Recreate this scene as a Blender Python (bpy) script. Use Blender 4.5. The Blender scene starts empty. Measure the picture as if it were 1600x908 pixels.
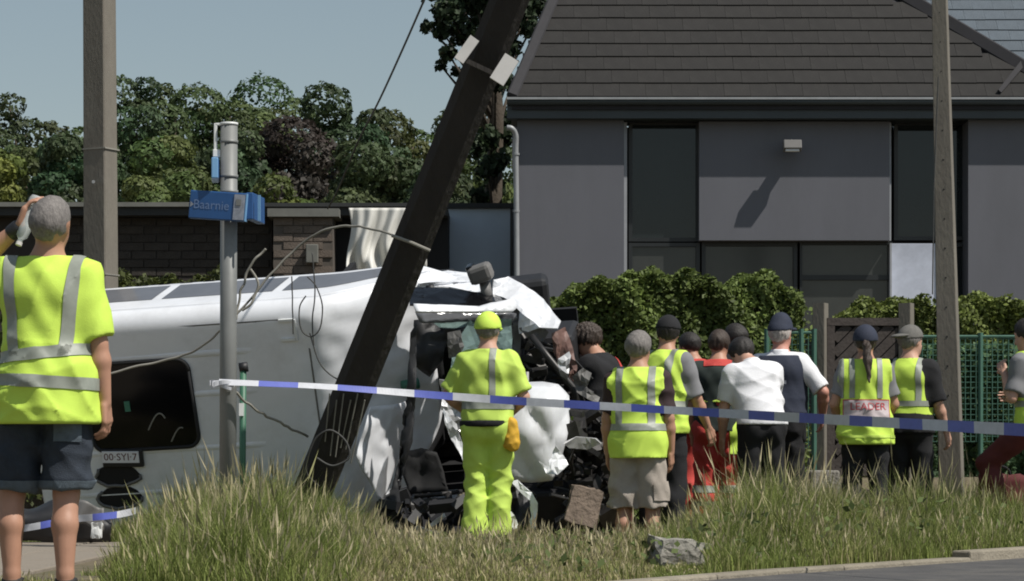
import bpy, bmesh, math, random
import numpy as np
from mathutils import Vector, Matrix, noise
from mathutils.bvhtree import BVHTree

R = math.radians
sc = bpy.context.scene
C = sc.collection
rng = np.random.default_rng(7)
random.seed(7)

# ------------------------------------------------------------------ camera
F, YH, CZ = 4000.0, 730.0, 0.6          # focal length in photo pixels, horizon row, eye height
cam_data = bpy.data.cameras.new("camera")
cam_data.sensor_width = 36.0
cam_data.lens = 36.0 * F / 1600.0
cam_data.shift_y = (YH - 454.0) / 1600.0
cam_data.clip_start, cam_data.clip_end = 0.5, 2000.0
cam = bpy.data.objects.new("camera", cam_data)
C.objects.link(cam)
cam.location = (0, 0, CZ)
cam.rotation_euler = (R(90), 0, 0)
sc.camera = cam

# ------------------------------------------------------------------ light
SUN_EL, SUN_AZ = R(54), R(59)            # azimuth from straight behind the camera towards the right
sun_dir = Vector((math.cos(SUN_EL) * math.sin(SUN_AZ), -math.cos(SUN_EL) * math.cos(SUN_AZ), math.sin(SUN_EL)))
world = bpy.data.worlds.new("World")
sc.world = world
world.use_nodes = True
wn = world.node_tree.nodes
sky = wn.new("ShaderNodeTexSky")
sky.sky_type = 'NISHITA'
sky.sun_disc = False
sky.sun_elevation = SUN_EL
sky.sun_rotation = math.pi - SUN_AZ
sky.air_density, sky.dust_density, sky.ozone_density = 1.2, 0.5, 1.2
hs = wn.new("ShaderNodeHueSaturation")
hs.inputs["Saturation"].default_value = 0.72
hs.inputs["Hue"].default_value = 0.487
world.node_tree.links.new(sky.outputs[0], hs.inputs["Color"])
world.node_tree.links.new(hs.outputs[0], wn["Background"].inputs[0])
wn["Background"].inputs[1].default_value = 0.075
ld = bpy.data.lights.new("sun", 'SUN')
ld.energy = 4.8
ld.angle = R(0.5)
ld.color = (1.0, 0.955, 0.88)
sun = bpy.data.objects.new("sun", ld)
C.objects.link(sun)
sun.rotation_euler = sun_dir.to_track_quat('Z', 'Y').to_euler()
sc.view_settings.view_transform = 'Standard'
sc.view_settings.look = 'None'
sc.view_settings.gamma = 1.0
sc.view_settings.exposure = 0.0
sc.cycles.filter_width = 1.9


def P(px, py, Y):
    """World point at depth Y that the photo shows at pixel (px, py)."""
    return Vector(((px - 800.0) / F * Y, Y, CZ + (YH - py) / F * Y))


def PZ(px, z, Y):
    return Vector(((px - 800.0) / F * Y, Y, z))


# ------------------------------------------------------------------ materials
def mat(name, col, rough=0.7, var=0.18, vscale=6.0, bump=0.0, bscale=40.0, metal=0.0, spec=0.5, coat=0.0,
        dirt=None, dirt_amt=0.0, dirt_scale=3.0, rand=0.0, attr=False, transl=0.0, stretch=(1, 1, 1)):
    m = bpy.data.materials.new(name)
    m.use_nodes = True
    nt = m.node_tree
    N, L = nt.nodes, nt.links
    b = N["Principled BSDF"]
    b.inputs["Roughness"].default_value = rough
    b.inputs["Metallic"].default_value = metal
    b.inputs["Specular IOR Level"].default_value = spec
    b.inputs["Coat Weight"].default_value = coat
    tc = N.new("ShaderNodeTexCoord")
    mp = N.new("ShaderNodeMapping")
    mp.inputs["Scale"].default_value = stretch
    L.new(tc.outputs["Object"], mp.inputs["Vector"])
    col = tuple(col) + (1,)
    if attr:
        at = N.new("ShaderNodeAttribute")
        at.attribute_name = "Col"
        src = at.outputs["Color"]
    else:
        rgb = N.new("ShaderNodeRGB")
        rgb.outputs[0].default_value = col
        src = rgb.outputs[0]
    if var > 0:
        nz = N.new("ShaderNodeTexNoise")
        nz.inputs["Scale"].default_value = vscale
        nz.inputs["Detail"].default_value = 6
        nz.inputs["Roughness"].default_value = 0.65
        L.new(mp.outputs[0], nz.inputs["Vector"])
        mr = N.new("ShaderNodeMapRange")
        mr.inputs[1].default_value, mr.inputs[2].default_value = 0.25, 0.75
        mr.inputs[3].default_value, mr.inputs[4].default_value = 1 - var, 1 + var
        L.new(nz.outputs["Fac"], mr.inputs[0])
        mx = N.new("ShaderNodeMix")
        mx.data_type, mx.blend_type = 'RGBA', 'MULTIPLY'
        mx.inputs[0].default_value = 1
        L.new(src, mx.inputs[6])
        L.new(mr.outputs[0], mx.inputs[7])
        src = mx.outputs[2]
    if rand > 0:
        oi = N.new("ShaderNodeObjectInfo")
        mr = N.new("ShaderNodeMapRange")
        mr.inputs[3].default_value, mr.inputs[4].default_value = 1 - rand, 1 + rand
        L.new(oi.outputs["Random"], mr.inputs[0])
        mx = N.new("ShaderNodeMix")
        mx.data_type, mx.blend_type = 'RGBA', 'MULTIPLY'
        mx.inputs[0].default_value = 1
        L.new(src, mx.inputs[6])
        L.new(mr.outputs[0], mx.inputs[7])
        src = mx.outputs[2]
    if dirt is not None:
        nz = N.new("ShaderNodeTexNoise")
        nz.inputs["Scale"].default_value = dirt_scale
        nz.inputs["Detail"].default_value = 8
        nz.inputs["Roughness"].default_value = 0.7
        L.new(mp.outputs[0], nz.inputs["Vector"])
        mr = N.new("ShaderNodeMapRange")
        mr.inputs[1].default_value, mr.inputs[2].default_value = 0.48, 0.72
        mr.inputs[3].default_value, mr.inputs[4].default_value = 0, dirt_amt
        L.new(nz.outputs["Fac"], mr.inputs[0])
        mx = N.new("ShaderNodeMix")
        mx.data_type = 'RGBA'
        L.new(mr.outputs[0], mx.inputs[0])
        L.new(src, mx.inputs[6])
        mx.inputs[7].default_value = tuple(dirt) + (1,)
        src = mx.outputs[2]
    L.new(src, b.inputs["Base Color"])
    if bump > 0:
        nz = N.new("ShaderNodeTexNoise")
        nz.inputs["Scale"].default_value = bscale
        nz.inputs["Detail"].default_value = 5
        L.new(mp.outputs[0], nz.inputs["Vector"])
        bp = N.new("ShaderNodeBump")
        bp.inputs["Strength"].default_value = bump
        bp.inputs["Distance"].default_value = 0.02
        L.new(nz.outputs["Fac"], bp.inputs["Height"])
        L.new(bp.outputs[0], b.inputs["Normal"])
    if transl > 0:
        tr = N.new("ShaderNodeBsdfTranslucent")
        L.new(src, tr.inputs["Color"])
        ms = N.new("ShaderNodeMixShader")
        ms.inputs[0].default_value = transl
        L.new(b.outputs[0], ms.inputs[1])
        L.new(tr.outputs[0], ms.inputs[2])
        L.new(ms.outputs[0], N["Material Output"].inputs["Surface"])
    return m


def glass_mat(name, col, alpha, rough=0.05):
    m = mat(name, col, rough=rough, var=0.25, vscale=4)
    m.node_tree.nodes["Principled BSDF"].inputs["Alpha"].default_value = alpha
    return m


M = {}
M['asphalt'] = mat("asphalt", (0.075, 0.072, 0.072), 0.9, 0.25, 3, 0.5, 90, dirt=(0.16, 0.145, 0.12), dirt_amt=0.5, dirt_scale=1.5)
M['soil'] = mat("soil", (0.13, 0.105, 0.065), 0.95, 0.4, 4, 0.8, 25, dirt=(0.07, 0.08, 0.03), dirt_amt=0.8, dirt_scale=1.2)
M['paving'] = mat("paving", (0.24, 0.205, 0.165), 0.9, 0.2, 3, 0.4, 60, dirt=(0.14, 0.11, 0.08), dirt_amt=0.6)
M['kerb'] = mat("kerb_concrete", (0.25, 0.22, 0.17), 0.9, 0.3, 5, 0.5, 50, rand=0.12)
M['concrete'] = mat("concrete", (0.165, 0.15, 0.125), 0.9, 0.22, 3, 0.2, 45, dirt=(0.11, 0.09, 0.075), dirt_amt=0.6, dirt_scale=2, stretch=(1, 1, .35))
M['rubble'] = mat("rubble_concrete", (0.27, 0.255, 0.225), 0.95, 0.3, 8, 0.8, 30)
M['rubble_brown'] = mat("rubble_brown", (0.17, 0.13, 0.10), 0.95, 0.3, 8, 0.8, 30)
M['rubble_red'] = mat("rubble_red", (0.24, 0.13, 0.075), 0.95, 0.3, 8, 0.6, 30)
M['tar_wood'] = mat("tar_wood", (0.027, 0.023, 0.020), 0.85, 0.4, 3, 0.6, 30, stretch=(1, 1, .12))
M['white_board'] = mat("white_board", (0.62, 0.60, 0.58), 0.6, 0.12, 5)
M['wall_grey'] = mat("wall_grey", (0.114, 0.116, 0.134), 0.6, 0.08, 1.3, 0.10, 160, dirt=(0.094, 0.096, 0.108), dirt_amt=0.7, dirt_scale=1.1, stretch=(1, 1, .3))
M['trim_and_lit_side'] = mat("trim_and_lit_side", (0.30, 0.31, 0.33), 0.5, 0.1)  # door frame trim; on the panel sides its paleness paints direct sun
M['fascia'] = mat("fascia", (0.035, 0.045, 0.05), 0.5, 0.15, 2)
M['frame_dark'] = mat("frame_dark", (0.018, 0.02, 0.021), 0.4, 0.1)
M['glass_dark'] = mat("glass_dark", (0.012, 0.016, 0.017), 0.04, 0.3, 1.2, spec=0.5)
M['glass_grey'] = mat("glass_grey", (0.04, 0.042, 0.04), 0.12, 0.3, 1.2)
M['white_panel'] = mat("white_panel", (0.50, 0.53, 0.62), 0.35, 0.3, 2.2)
M['slate'] = mat("slate", (0.017, 0.0155, 0.0143), 0.88, 0.25, 2.5, 0.2, 50, rand=0.10, dirt=(0.030, 0.029, 0.026), dirt_amt=0.45, dirt_scale=4)
M['slate_sky_tint'] = mat("slate_sky_tint", (0.075, 0.095, 0.115), 0.6, 0.2, 4, 0.3, 50, rand=0.1)  # pale blue puts the reflected sky into the slate colour
M['ridge'] = mat("ridge_lead", (0.022, 0.021, 0.024), 0.85, 0.2)
M['gutter'] = mat("gutter_zinc", (0.30, 0.31, 0.32), 0.5, 0.15, metal=0.2)
M['brick'] = mat("brick", (0.040, 0.034, 0.029), 0.95, 0.3, 5, 0.4, 60, rand=0.12)
M['brick_pale'] = mat("brick_pale", (0.125, 0.10, 0.082), 0.95, 0.25, 12, 0.4, 60, rand=0.10)
M['mortar'] = mat("mortar", (0.037, 0.031, 0.027), 0.95, 0.2)
M['mortar_pale'] = mat("mortar_pale", (0.10, 0.085, 0.072), 0.95, 0.2)
M['roofing'] = mat("roofing_felt", (0.028, 0.03, 0.03), 0.8, 0.2)
M['roofing_pale'] = mat("roof_edge_pale", (0.15, 0.15, 0.135), 0.8, 0.2)
M['tarpaulin'] = mat("tarpaulin", (0.62, 0.61, 0.57), 0.6, 0.12, 4)
M['blue_wall'] = mat("blue_wall", (0.42, 0.50, 0.59), 0.5, 0.12, 1.5)
M['van_white'] = mat("van_white", (0.77, 0.785, 0.82), 0.32, 0.05, 3, coat=0.3, dirt=(0.42, 0.41, 0.40), dirt_amt=0.35, dirt_scale=2.2)
M['van_bare'] = mat("torn_metal", (0.50, 0.50, 0.51), 0.35, 0.3, 8, metal=0.3)
M['van_glass'] = mat("van_glass", (0.14, 0.145, 0.16), 0.12, 0.2, 2)
M['black_glass'] = mat("black_glass", (0.004, 0.004, 0.005), 0.12, 0.2, spec=0.35)
M['black_plastic'] = mat("black_plastic", (0.016, 0.016, 0.018), 0.55, 0.3, 8)
M['dark_metal'] = mat("dark_metal", (0.045, 0.043, 0.042), 0.45, 0.5, 14, metal=0.5)
M['dark_void'] = mat("dark_void", (0.008, 0.008, 0.009), 0.8, 0.3)  # near-black that paints the shade of openings, gaps and the cab interior
M['grey_plastic'] = mat("grey_plastic", (0.14, 0.135, 0.13), 0.6, 0.12)
M['rubber'] = mat("rubber", (0.014, 0.014, 0.015), 0.8, 0.2)
M['glass_shard'] = glass_mat("glass_shard", (0.30, 0.42, 0.40), 0.55, 0.1)
M['red_metal'] = mat("red_metal", (0.16, 0.09, 0.075), 0.6, 0.4, 12)
M['green_plastic'] = mat("green_plastic", (0.05, 0.19, 0.13), 0.5, 0.15)
M['green_metal'] = mat("green_metal", (0.045, 0.14, 0.085), 0.5, 0.15)
M['fence_green'] = mat("fence_green", (0.055, 0.135, 0.098), 0.5, 0.15)
M['steel'] = mat("steel_grey", (0.20, 0.205, 0.20), 0.5, 0.15, 4, metal=0.1)
M['bright_metal'] = mat("bright_metal", (0.72, 0.73, 0.72), 0.4, 0.1)
M['sign_blue'] = mat("sign_blue", (0.022, 0.085, 0.24), 0.45, 0.12)
M['sign_edge'] = mat("sign_edge", (0.16, 0.33, 0.55), 0.4, 0.1)
M['sign_text'] = mat("sign_text", (0.13, 0.20, 0.36), 0.6, 0.1)
M['logo_grey'] = mat("logo_grey", (0.27, 0.29, 0.34), 0.6, 0.35, 30)
M['tape_blue'] = mat("tape_blue", (0.095, 0.12, 0.43), 0.4, 0.12, 20)
M['tape_white'] = mat("tape_white", (0.52, 0.53, 0.57), 0.4, 0.12, 20)
M['cable'] = mat("cable_grey", (0.24, 0.23, 0.20), 0.7, 0.2)
M['cable_dark'] = mat("cable_dark", (0.05, 0.05, 0.048), 0.7, 0.2)
M['bark'] = mat("bark", (0.075, 0.06, 0.045), 0.95, 0.3, 4, 0.8, 20)
M['leaf'] = mat("leaf", (0.05, 0.08, 0.02), 0.6, 0.0, attr=True, transl=0.25, spec=0.3)
M['grass'] = mat("grass", (0.08, 0.1, 0.03), 0.7, 0.0, attr=True, transl=0.3, spec=0.2)
M['gate_wood'] = mat("gate_wood", (0.055, 0.045, 0.04), 0.85, 0.3, 6, 0.3, 30, rand=0.15)
# people
M['skin'] = mat("skin", (0.52, 0.30, 0.22), 0.55, 0.12, 12)
M['skin_tan'] = mat("skin_tan", (0.42, 0.225, 0.15), 0.55, 0.12, 12)
M['skin_red'] = mat("skin_red", (0.52, 0.25, 0.19), 0.55, 0.12, 12)
M['hair_grey'] = mat("hair_grey", (0.17, 0.155, 0.145), 0.7, 0.45, 90, 0.35, 220, stretch=(1, 1, .3))
M['hair_white'] = mat("hair_white", (0.45, 0.40, 0.37), 0.7, 0.45, 90, 0.35, 220, stretch=(1, 1, .3))
M['hair_dark'] = mat("hair_dark", (0.02, 0.016, 0.014), 0.6, 0.45, 90, 0.35, 220, stretch=(1, 1, .3))
M['hair_brown'] = mat("hair_brown", (0.045, 0.03, 0.022), 0.6, 0.45, 90, 0.35, 220, stretch=(1, 1, .3))
M['hivis'] = mat("hivis", (0.56, 0.77, 0.10), 0.8, 0.08, 10, 0.12, 200)
M['hivis_green'] = mat("hivis_green", (0.51, 0.69, 0.115), 0.8, 0.08, 10, 0.12, 200)
M['reflective'] = mat("reflective", (0.27, 0.29, 0.25), 0.5, 0.15, 20)
M['denim'] = mat("denim", (0.022, 0.030, 0.044), 0.85, 0.3, 18, 0.3, 200)
M['denim_pale'] = mat("denim_pale", (0.09, 0.115, 0.14), 0.85, 0.3, 18, 0.3, 200)
M['khaki'] = mat("khaki", (0.39, 0.34, 0.295), 0.9, 0.12, 12, 0.3, 160)
M['maroon'] = mat("maroon", (0.035, 0.018, 0.02), 0.85, 0.2)
M['black_cloth'] = mat("black_cloth", (0.010, 0.010, 0.012), 0.9, 0.25, 10, 0.2, 120)
M['navy'] = mat("navy", (0.022, 0.028, 0.05), 0.85, 0.2, 10, 0.2, 120)
M['white_cloth'] = mat("white_cloth", (0.74, 0.74, 0.77), 0.85, 0.06, 8, 0.2, 120)
M['grey_cloth'] = mat("grey_cloth", (0.20, 0.20, 0.21), 0.9, 0.15)
M['sage_cloth'] = mat("sage_cloth", (0.022, 0.032, 0.028), 0.9, 0.2)
M['red_cloth'] = mat("red_cloth", (0.50, 0.055, 0.045), 0.8, 0.2, 10, 0.2, 120)
M['dark_red'] = mat("dark_red", (0.10, 0.018, 0.018), 0.85, 0.25)
M['cap_grey'] = mat("cap_grey", (0.13, 0.125, 0.115), 0.9, 0.25, 30)
M['orange_bag'] = mat("orange_bag", (0.62, 0.36, 0.03), 0.75, 0.3, 14)
M['label_pink'] = mat("label_pink", (0.42, 0.36, 0.37), 0.6, 0.15, 20)
M['label_red'] = mat("label_red", (0.42, 0.06, 0.07), 0.6, 0.15, 20)
M['shoe'] = mat("shoe_leather", (0.02, 0.018, 0.017), 0.7, 0.2)
M['bottle'] = glass_mat("clear_plastic", (0.7, 0.76, 0.75), 0.45, 0.1)
M['eye'] = mat("eye_white", (0.6, 0.58, 0.55), 0.3, 0.05)

# ------------------------------------------------------------------ object helpers
OFF = {}


def tag(o, label=None, cat=None, group=None, kind=None):
    if label: o['label'] = label
    if cat: o['category'] = cat
    if group: o['group'] = group
    if kind: o['kind'] = kind
    return o


def thing(name, label, cat, loc=(0, 0, 0), group=None):
    o = bpy.data.objects.new(name, None)
    o.empty_display_size = 0.2
    C.objects.link(o)
    o.location = loc
    OFF[o.name] = Vector(loc)
    return tag(o, label, cat, group)


def link_mesh(name, me, mats, parent=None, smooth=False, base=None):
    """base: world point that becomes a top-level mesh's origin (its vertices are in world space)."""
    if not isinstance(mats, (list, tuple)): mats = [mats]
    for m in mats: me.materials.append(m)
    if smooth:
        me.polygons.foreach_set("use_smooth", np.ones(len(me.polygons), dtype=bool))
    o = bpy.data.objects.new(name, me)
    C.objects.link(o)
    off = OFF.get(parent.name, Vector()) if parent is not None else Vector(base or (0, 0, 0))
    if off.length > 0:
        me.transform(Matrix.Translation(-off))
    if parent is not None:
        o.parent = parent
    else:
        o.location = off
    OFF[o.name] = off
    return o


class MB:
    def __init__(self):
        self.v, self.f, self.mi = [], [], []

    def add(self, vs, fs, mi=0):
        n = len(self.v)
        self.v += [tuple(p) for p in vs]
        self.f += [tuple(i + n for i in f) for f in fs]
        self.mi += [mi] * len(fs)
        return self

    def box(self, c, s, rot=None, mi=0):
        vs = []
        for x in (-.5, .5):
            for y in (-.5, .5):
                for z in (-.5, .5):
                    p = Vector((x * s[0], y * s[1], z * s[2]))
                    if rot is not None: p = rot @ p
                    vs.append(Vector(c) + p)
        return self.add(vs, [(0, 1, 3, 2), (4, 6, 7, 5), (0, 4, 5, 1), (2, 3, 7, 6), (0, 2, 6, 4), (1, 5, 7, 3)], mi)

    def span(self, x0, x1, y0, y1, z0, z1, mi=0):
        return self.box(((x0 + x1) / 2, (y0 + y1) / 2, (z0 + z1) / 2), (x1 - x0, y1 - y0, z1 - z0), None, mi)

    def taper(self, p0, p1, w0, d0, w1, d1, roll=0.0, mi=0, ch=0.0):
        """Prism from p0 to p1 with a w x d rectangular section (corners chamfered by ch)."""
        p0, p1 = Vector(p0), Vector(p1)
        z = (p1 - p0).normalized()
        y = Vector((0, 1, 0))
        x = y.cross(z).normalized()
        y = z.cross(x).normalized()
        x, y = x * math.cos(roll) + y * math.sin(roll), y * math.cos(roll) - x * math.sin(roll)
        vs = []
        for p, w, d in ((p0, w0, d0), (p1, w1, d1)):
            w, d = w / 2, d / 2
            c = ch * min(w, d)
            for a, b in ((w - c, -d), (w, -d + c), (w, d - c), (w - c, d), (-w + c, d), (-w, d - c), (-w, -d + c), (-w + c, -d)):
                vs.append(p + x * a + y * b)
        fs = [(i, (i + 1) % 8, 8 + (i + 1) % 8, 8 + i) for i in range(8)]
        fs += [tuple(range(7, -1, -1)), tuple(range(8, 16))]
        return self.add(vs, fs, mi)

    def tube(self, pts, r, n=8, mi=0):
        pts = [Vector(p) for p in pts]
        rs = r if isinstance(r, (list, tuple)) else [r] * len(pts)
        vs, fs = [], []
        up = Vector((0.13, 0.9, 0.2)).normalized()
        for i, p in enumerate(pts):
            t = (pts[min(i + 1, len(pts) - 1)] - pts[max(i - 1, 0)])
            t = t.normalized() if t.length > 1e-9 else Vector((0, 0, 1))
            a = t.cross(up)
            if a.length < 1e-3: a = t.cross(Vector((1, 0, 0)))
            a.normalize()
            b = t.cross(a)
            for k in range(n):
                th = 2 * math.pi * k / n
                vs.append(p + (a * math.cos(th) + b * math.sin(th)) * rs[i])
        for i in range(len(pts) - 1):
            for k in range(n):
                fs.append((i * n + k, i * n + (k + 1) % n, (i + 1) * n + (k + 1) % n, (i + 1) * n + k))
        fs.append(tuple(range(n - 1, -1, -1)))
        fs.append(tuple((len(pts) - 1) * n + k for k in range(n)))
        return self.add(vs, fs, mi)

    def grid(self, fn, nu, nv, mi=0, skip=None):
        vs = [fn(i / nu, j / nv) for i in range(nu + 1) for j in range(nv + 1)]
        fs = []
        for i in range(nu):
            for j in range(nv):
                if skip and skip((i + .5) / nu, (j + .5) / nv): continue
                a = i * (nv + 1) + j
                fs.append((a, a + nv + 1, a + nv + 2, a + 1))
        return self.add(vs, fs, mi)

    def rock(self, c, s, seed=0, rot=None, rough=0.18):
        bm = bmesh.new()
        bmesh.ops.create_cube(bm, size=1)
        bmesh.ops.subdivide_edges(bm, edges=bm.edges[:], cuts=3, use_grid_fill=True)
        vs = []
        for v in bm.verts:
            q = v.co + noise.noise_vector(v.co * 2.3 + Vector((seed * 3.1, seed, 0))) * rough
            q = Vector((q.x * s[0], q.y * s[1], q.z * s[2]))
            if rot is not None: q = rot @ q
            vs.append(Vector(c) + q)
        fs = [tuple(v.index for v in f.verts) for f in bm.faces]
        bm.free()
        return self.add(vs, fs)

    def build(self, name, m, parent=None, smooth=False, base=None, bevel=0.0, solid=0.0, subdiv=0):
        me = bpy.data.meshes.new(name)
        me.from_pydata(self.v, [], self.f)
        if any(self.mi): me.polygons.foreach_set("material_index", self.mi)
        me.update()
        o = link_mesh(name, me, m, parent, smooth, base)
        if solid:
            s = o.modifiers.new("solid", 'SOLIDIFY'); s.thickness = solid; s.offset = 0
        if bevel:
            b = o.modifiers.new("bevel", 'BEVEL'); b.width = bevel; b.segments = 2; b.limit_method = 'ANGLE'
        if subdiv:
            s = o.modifiers.new("sub", 'SUBSURF'); s.levels = subdiv; s.render_levels = subdiv
        return o


def catmull(pts, n=10):
    pts = [Vector(p) for p in pts]
    out = []
    for i in range(len(pts) - 1):
        a, b, c, d = pts[max(i - 1, 0)], pts[i], pts[i + 1], pts[min(i + 2, len(pts) - 1)]
        for k in range(n):
            t = k / n
            out.append(0.5 * ((2 * b) + (c - a) * t + (2 * a - 5 * b + 4 * c - d) * t * t + (3 * b - a - 3 * c + d) * t ** 3))
    out.append(pts[-1])
    return out


def text_data(body, size):
    cu = bpy.data.curves.new("lettering", 'FONT')
    cu.body = body
    cu.size = size
    cu.align_x, cu.align_y = 'CENTER', 'CENTER'
    cu.resolution_u = 3
    o = bpy.data.objects.new("lettering", cu)
    C.objects.link(o)
    me = bpy.data.meshes.new_from_object(o.evaluated_get(bpy.context.evaluated_depsgraph_get()))
    vs = [v.co.copy() for v in me.vertices]
    fs = [tuple(p.vertices) for p in me.polygons]
    bpy.data.objects.remove(o)
    bpy.data.curves.remove(cu)
    bpy.data.meshes.remove(me)
    return vs, fs


TEXT = {k: text_data(k, 1.0) for k in ("LEADER", "POLICE", "Baarnie", "00·SYI·7")}


def lettering(body, m, parent, place, height, name="lettering"):
    """place(u, v): text plane coordinates in metres to a point."""
    vs, fs = TEXT[body]
    mb = MB()
    mb.add([place(v.x * height * 1.35, v.y * height * 1.35) for v in vs], fs)
    return mb.build(name, m, parent)


def sstep(a, b, x):
    t = min(1.0, max(0.0, (x - a) / (b - a)))
    return t * t * (3 - 2 * t)


# ================================================================== GROUND
KERB = [(-6.0, 3.2), (-3.5, 6.6), (-1.3, 10.2), (0.675, 13.5), (1.48, 14.8), (2.4, 16.05), (3.5, 17.6), (5.5, 20.4), (9.0, 25.0), (20, 40)]


def road_side(x, y):
    """> 0 on the road (to the right of the kerb line), in metres across."""
    best = None
    for (x0, y0), (x1, y1) in zip(KERB, KERB[1:]):
        dx, dy = x1 - x0, y1 - y0
        t = ((x - x0) * dx + (y - y0) * dy) / (dx * dx + dy * dy)
        t = min(1, max(0, t))
        qx, qy = x0 + t * dx, y0 + t * dy
        d = math.hypot(x - qx, y - qy)
        s = (x - x0) * dy - (y - y0) * dx
        if best is None or d < best[0]: best = (d, s)
    return best[0] if best[1] > 0 else -best[0]


def gz(x, y):
    z = 0.0
    z += 0.50 * sstep(21.5, 22.7, y) * sstep(1.2, 2.6, x)
    z -= 0.15 * math.exp(-((x - 0.95) ** 2 / 0.5 + (y - 18.5) ** 2 / 0.6))
    z += 0.02 * noise.noise(Vector((x * 1.3, y * 1.3, 3.0)))
    return z


mb = MB()
xs = [-400, -120, -40, -14] + [-9 + .25 * i for i in range(85)] + [16, 40, 120, 400]
ys = [-60, -10, 2] + [5 + .25 * i for i in range(109)] + [36, 45, 80, 200, 900]


def gv(i, j):
    x, y = xs[i], ys[j]
    z = gz(x, y)
    d = road_side(x, y)
    if d > -0.08: z = min(z, 0.0) - 0.16 * sstep(-0.08, 0.1, d)
    return (x, y, z)


vs = [gv(i, j) for i in range(len(xs)) for j in range(len(ys))]
n = len(ys)
mb.add(vs, [(i * n + j, (i + 1) * n + j, (i + 1) * n + j + 1, i * n + j + 1) for i in range(len(xs) - 1) for j in range(n - 1)])
tag(mb.build("ground", M['soil'], smooth=True), kind="structure")

# road sheet right of the kerb
mb = MB()
vl_, vr_ = [], []
for i, (x, y) in enumerate(KERB):
    vl_.append((x + 0.04, y - 0.03, -0.02))
    vr_.append((x + 14, y - 9, -0.02))
mb.add(vl_ + vr_, [(i, i + len(KERB), i + len(KERB) + 1, i + 1) for i in range(len(KERB) - 1)])
tag(mb.build("road", M['asphalt']), kind="structure")

# kerb stones, one object each
kerb = bpy.data.objects.new("kerb", None)
C.objects.link(kerb)
OFF[kerb.name] = Vector()
tag(kerb, kind="structure")
line = []
for (x0, y0), (x1, y1) in zip(KERB[2:8], KERB[3:9]):
    L = math.hypot(x1 - x0, y1 - y0)
    k = max(1, round(L / 0.9))
    for q in range(k):
        line.append((x0 + (x1 - x0) * (q + .5) / k, y0 + (y1 - y0) * (q + .5) / k, L / k, math.atan2(y1 - y0, x1 - x0)))
stone = None
for i, (x, y, L, a) in enumerate(line):
    top = 0.05 if x > 2.7 else 0.008
    mb = MB().box((x, y, top - 0.11), (L - 0.015, 0.14, 0.22), Matrix.Rotation(a + random.uniform(-.02, .02), 3, 'Z'))
    mb.build("kerb_stone", M['kerb'], kerb, bevel=0.012)

# paved area behind the first bystander
pv = bpy.data.objects.new("pavement", None)
C.objects.link(pv)
OFF[pv.name] = Vector()
tag(pv, kind="structure")
MB().span(-6.5, -2.08, 11.9, 19.1, -0.10, 0.026).build("bedding", M['soil'], pv)
for i in range(8):
    for j in range(6):
        x0, y0 = -6.4 + i * 0.55, 12.6 + j * 1.08
        if x0 + .53 > -2.05: continue
        MB().span(x0, x0 + .535, y0, y0 + 1.06, 0.0, 0.045 + random.uniform(-.004, .004)).build("slab", M['paving'], pv, bevel=0.008)

# ================================================================== HOUSE
HY = 30.0
H0 = P(800, YH, HY).copy(); H0.z = 0.35
house = thing("house", "dark grey rendered house with slate roof and dark glazing behind the hedges", "house", H0)


def hx(px, Y=HY): return (px - 800) / F * Y
def hz(py, Y=HY): return CZ + (YH - py) / F * Y


GB = 0.35
MB().span(hx(808), hx(975), HY, HY + .6, GB, hz(188)).build("wall", M['wall_grey'], house)
MB().span(hx(975) + .002, hx(980), HY + .05, HY + .5, GB, hz(190)).build("lit_side_strip", M['trim_and_lit_side'], house)  # pale strip: sunlight on the panel's right side put into the colour
MB().span(hx(1513), hx(1730), HY, HY + .6, GB, hz(188)).build("wall", M['wall_grey'], house)
MB().span(hx(1093), hx(1391), HY + .05, HY + .55, hz(375), hz(189)).build("wall", M['wall_grey'], house)
MB().span(hx(1391) + .002, hx(1394), HY + .08, HY + .5, hz(375), hz(190)).build("lit_side_strip", M['trim_and_lit_side'], house)  # same painted sunlight on the side of the middle panel
MB().span(hx(975), hx(1516), HY + .62, HY + 1.0, GB, hz(188)).build("inner_wall", M['frame_dark'], house)
MB().span(hx(806), hx(1730), HY + 1.0, HY + 7.0, GB, hz(186)).build("house_body", M['wall_grey'], house)


def window(x0, x1, y0, y1, gl, fr=.045, bars_h=(), bars_v=(), dy=.35):
    """Window whose outer frame spans the photo pixels x0..x1, y0..y1 on the facade."""
    Yw = HY + dy
    X0, X1, Z0, Z1 = hx(x0, Yw), hx(x1, Yw), hz(y1, Yw), hz(y0, Yw)
    f = MB()
    f.span(X0, X0 + fr, Yw - .05, Yw + .05, Z0, Z1).span(X1 - fr, X1, Yw - .05, Yw + .05, Z0, Z1)
    f.span(X0 + fr, X1 - fr, Yw - .047, Yw + .047, Z1 - fr, Z1).span(X0 + fr, X1 - fr, Yw - .047, Yw + .047, Z0, Z0 + fr)
    for b in bars_h:
        zb = hz(b, Yw); f.span(X0 + fr, X1 - fr, Yw - .044, Yw + .044, zb - .03, zb + .03)
    for b in bars_v:
        xb = hx(b, Yw); f.span(xb - .03, xb + .03, Yw - .041, Yw + .041, Z0 + fr, Z1 - fr)
    w = f.build("window", M['frame_dark'], house)
    MB().span(X0 + fr, X1 - fr, Yw - .006, Yw + .006, Z0 + fr, Z1 - fr).build("pane", gl, w)
    return w


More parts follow.
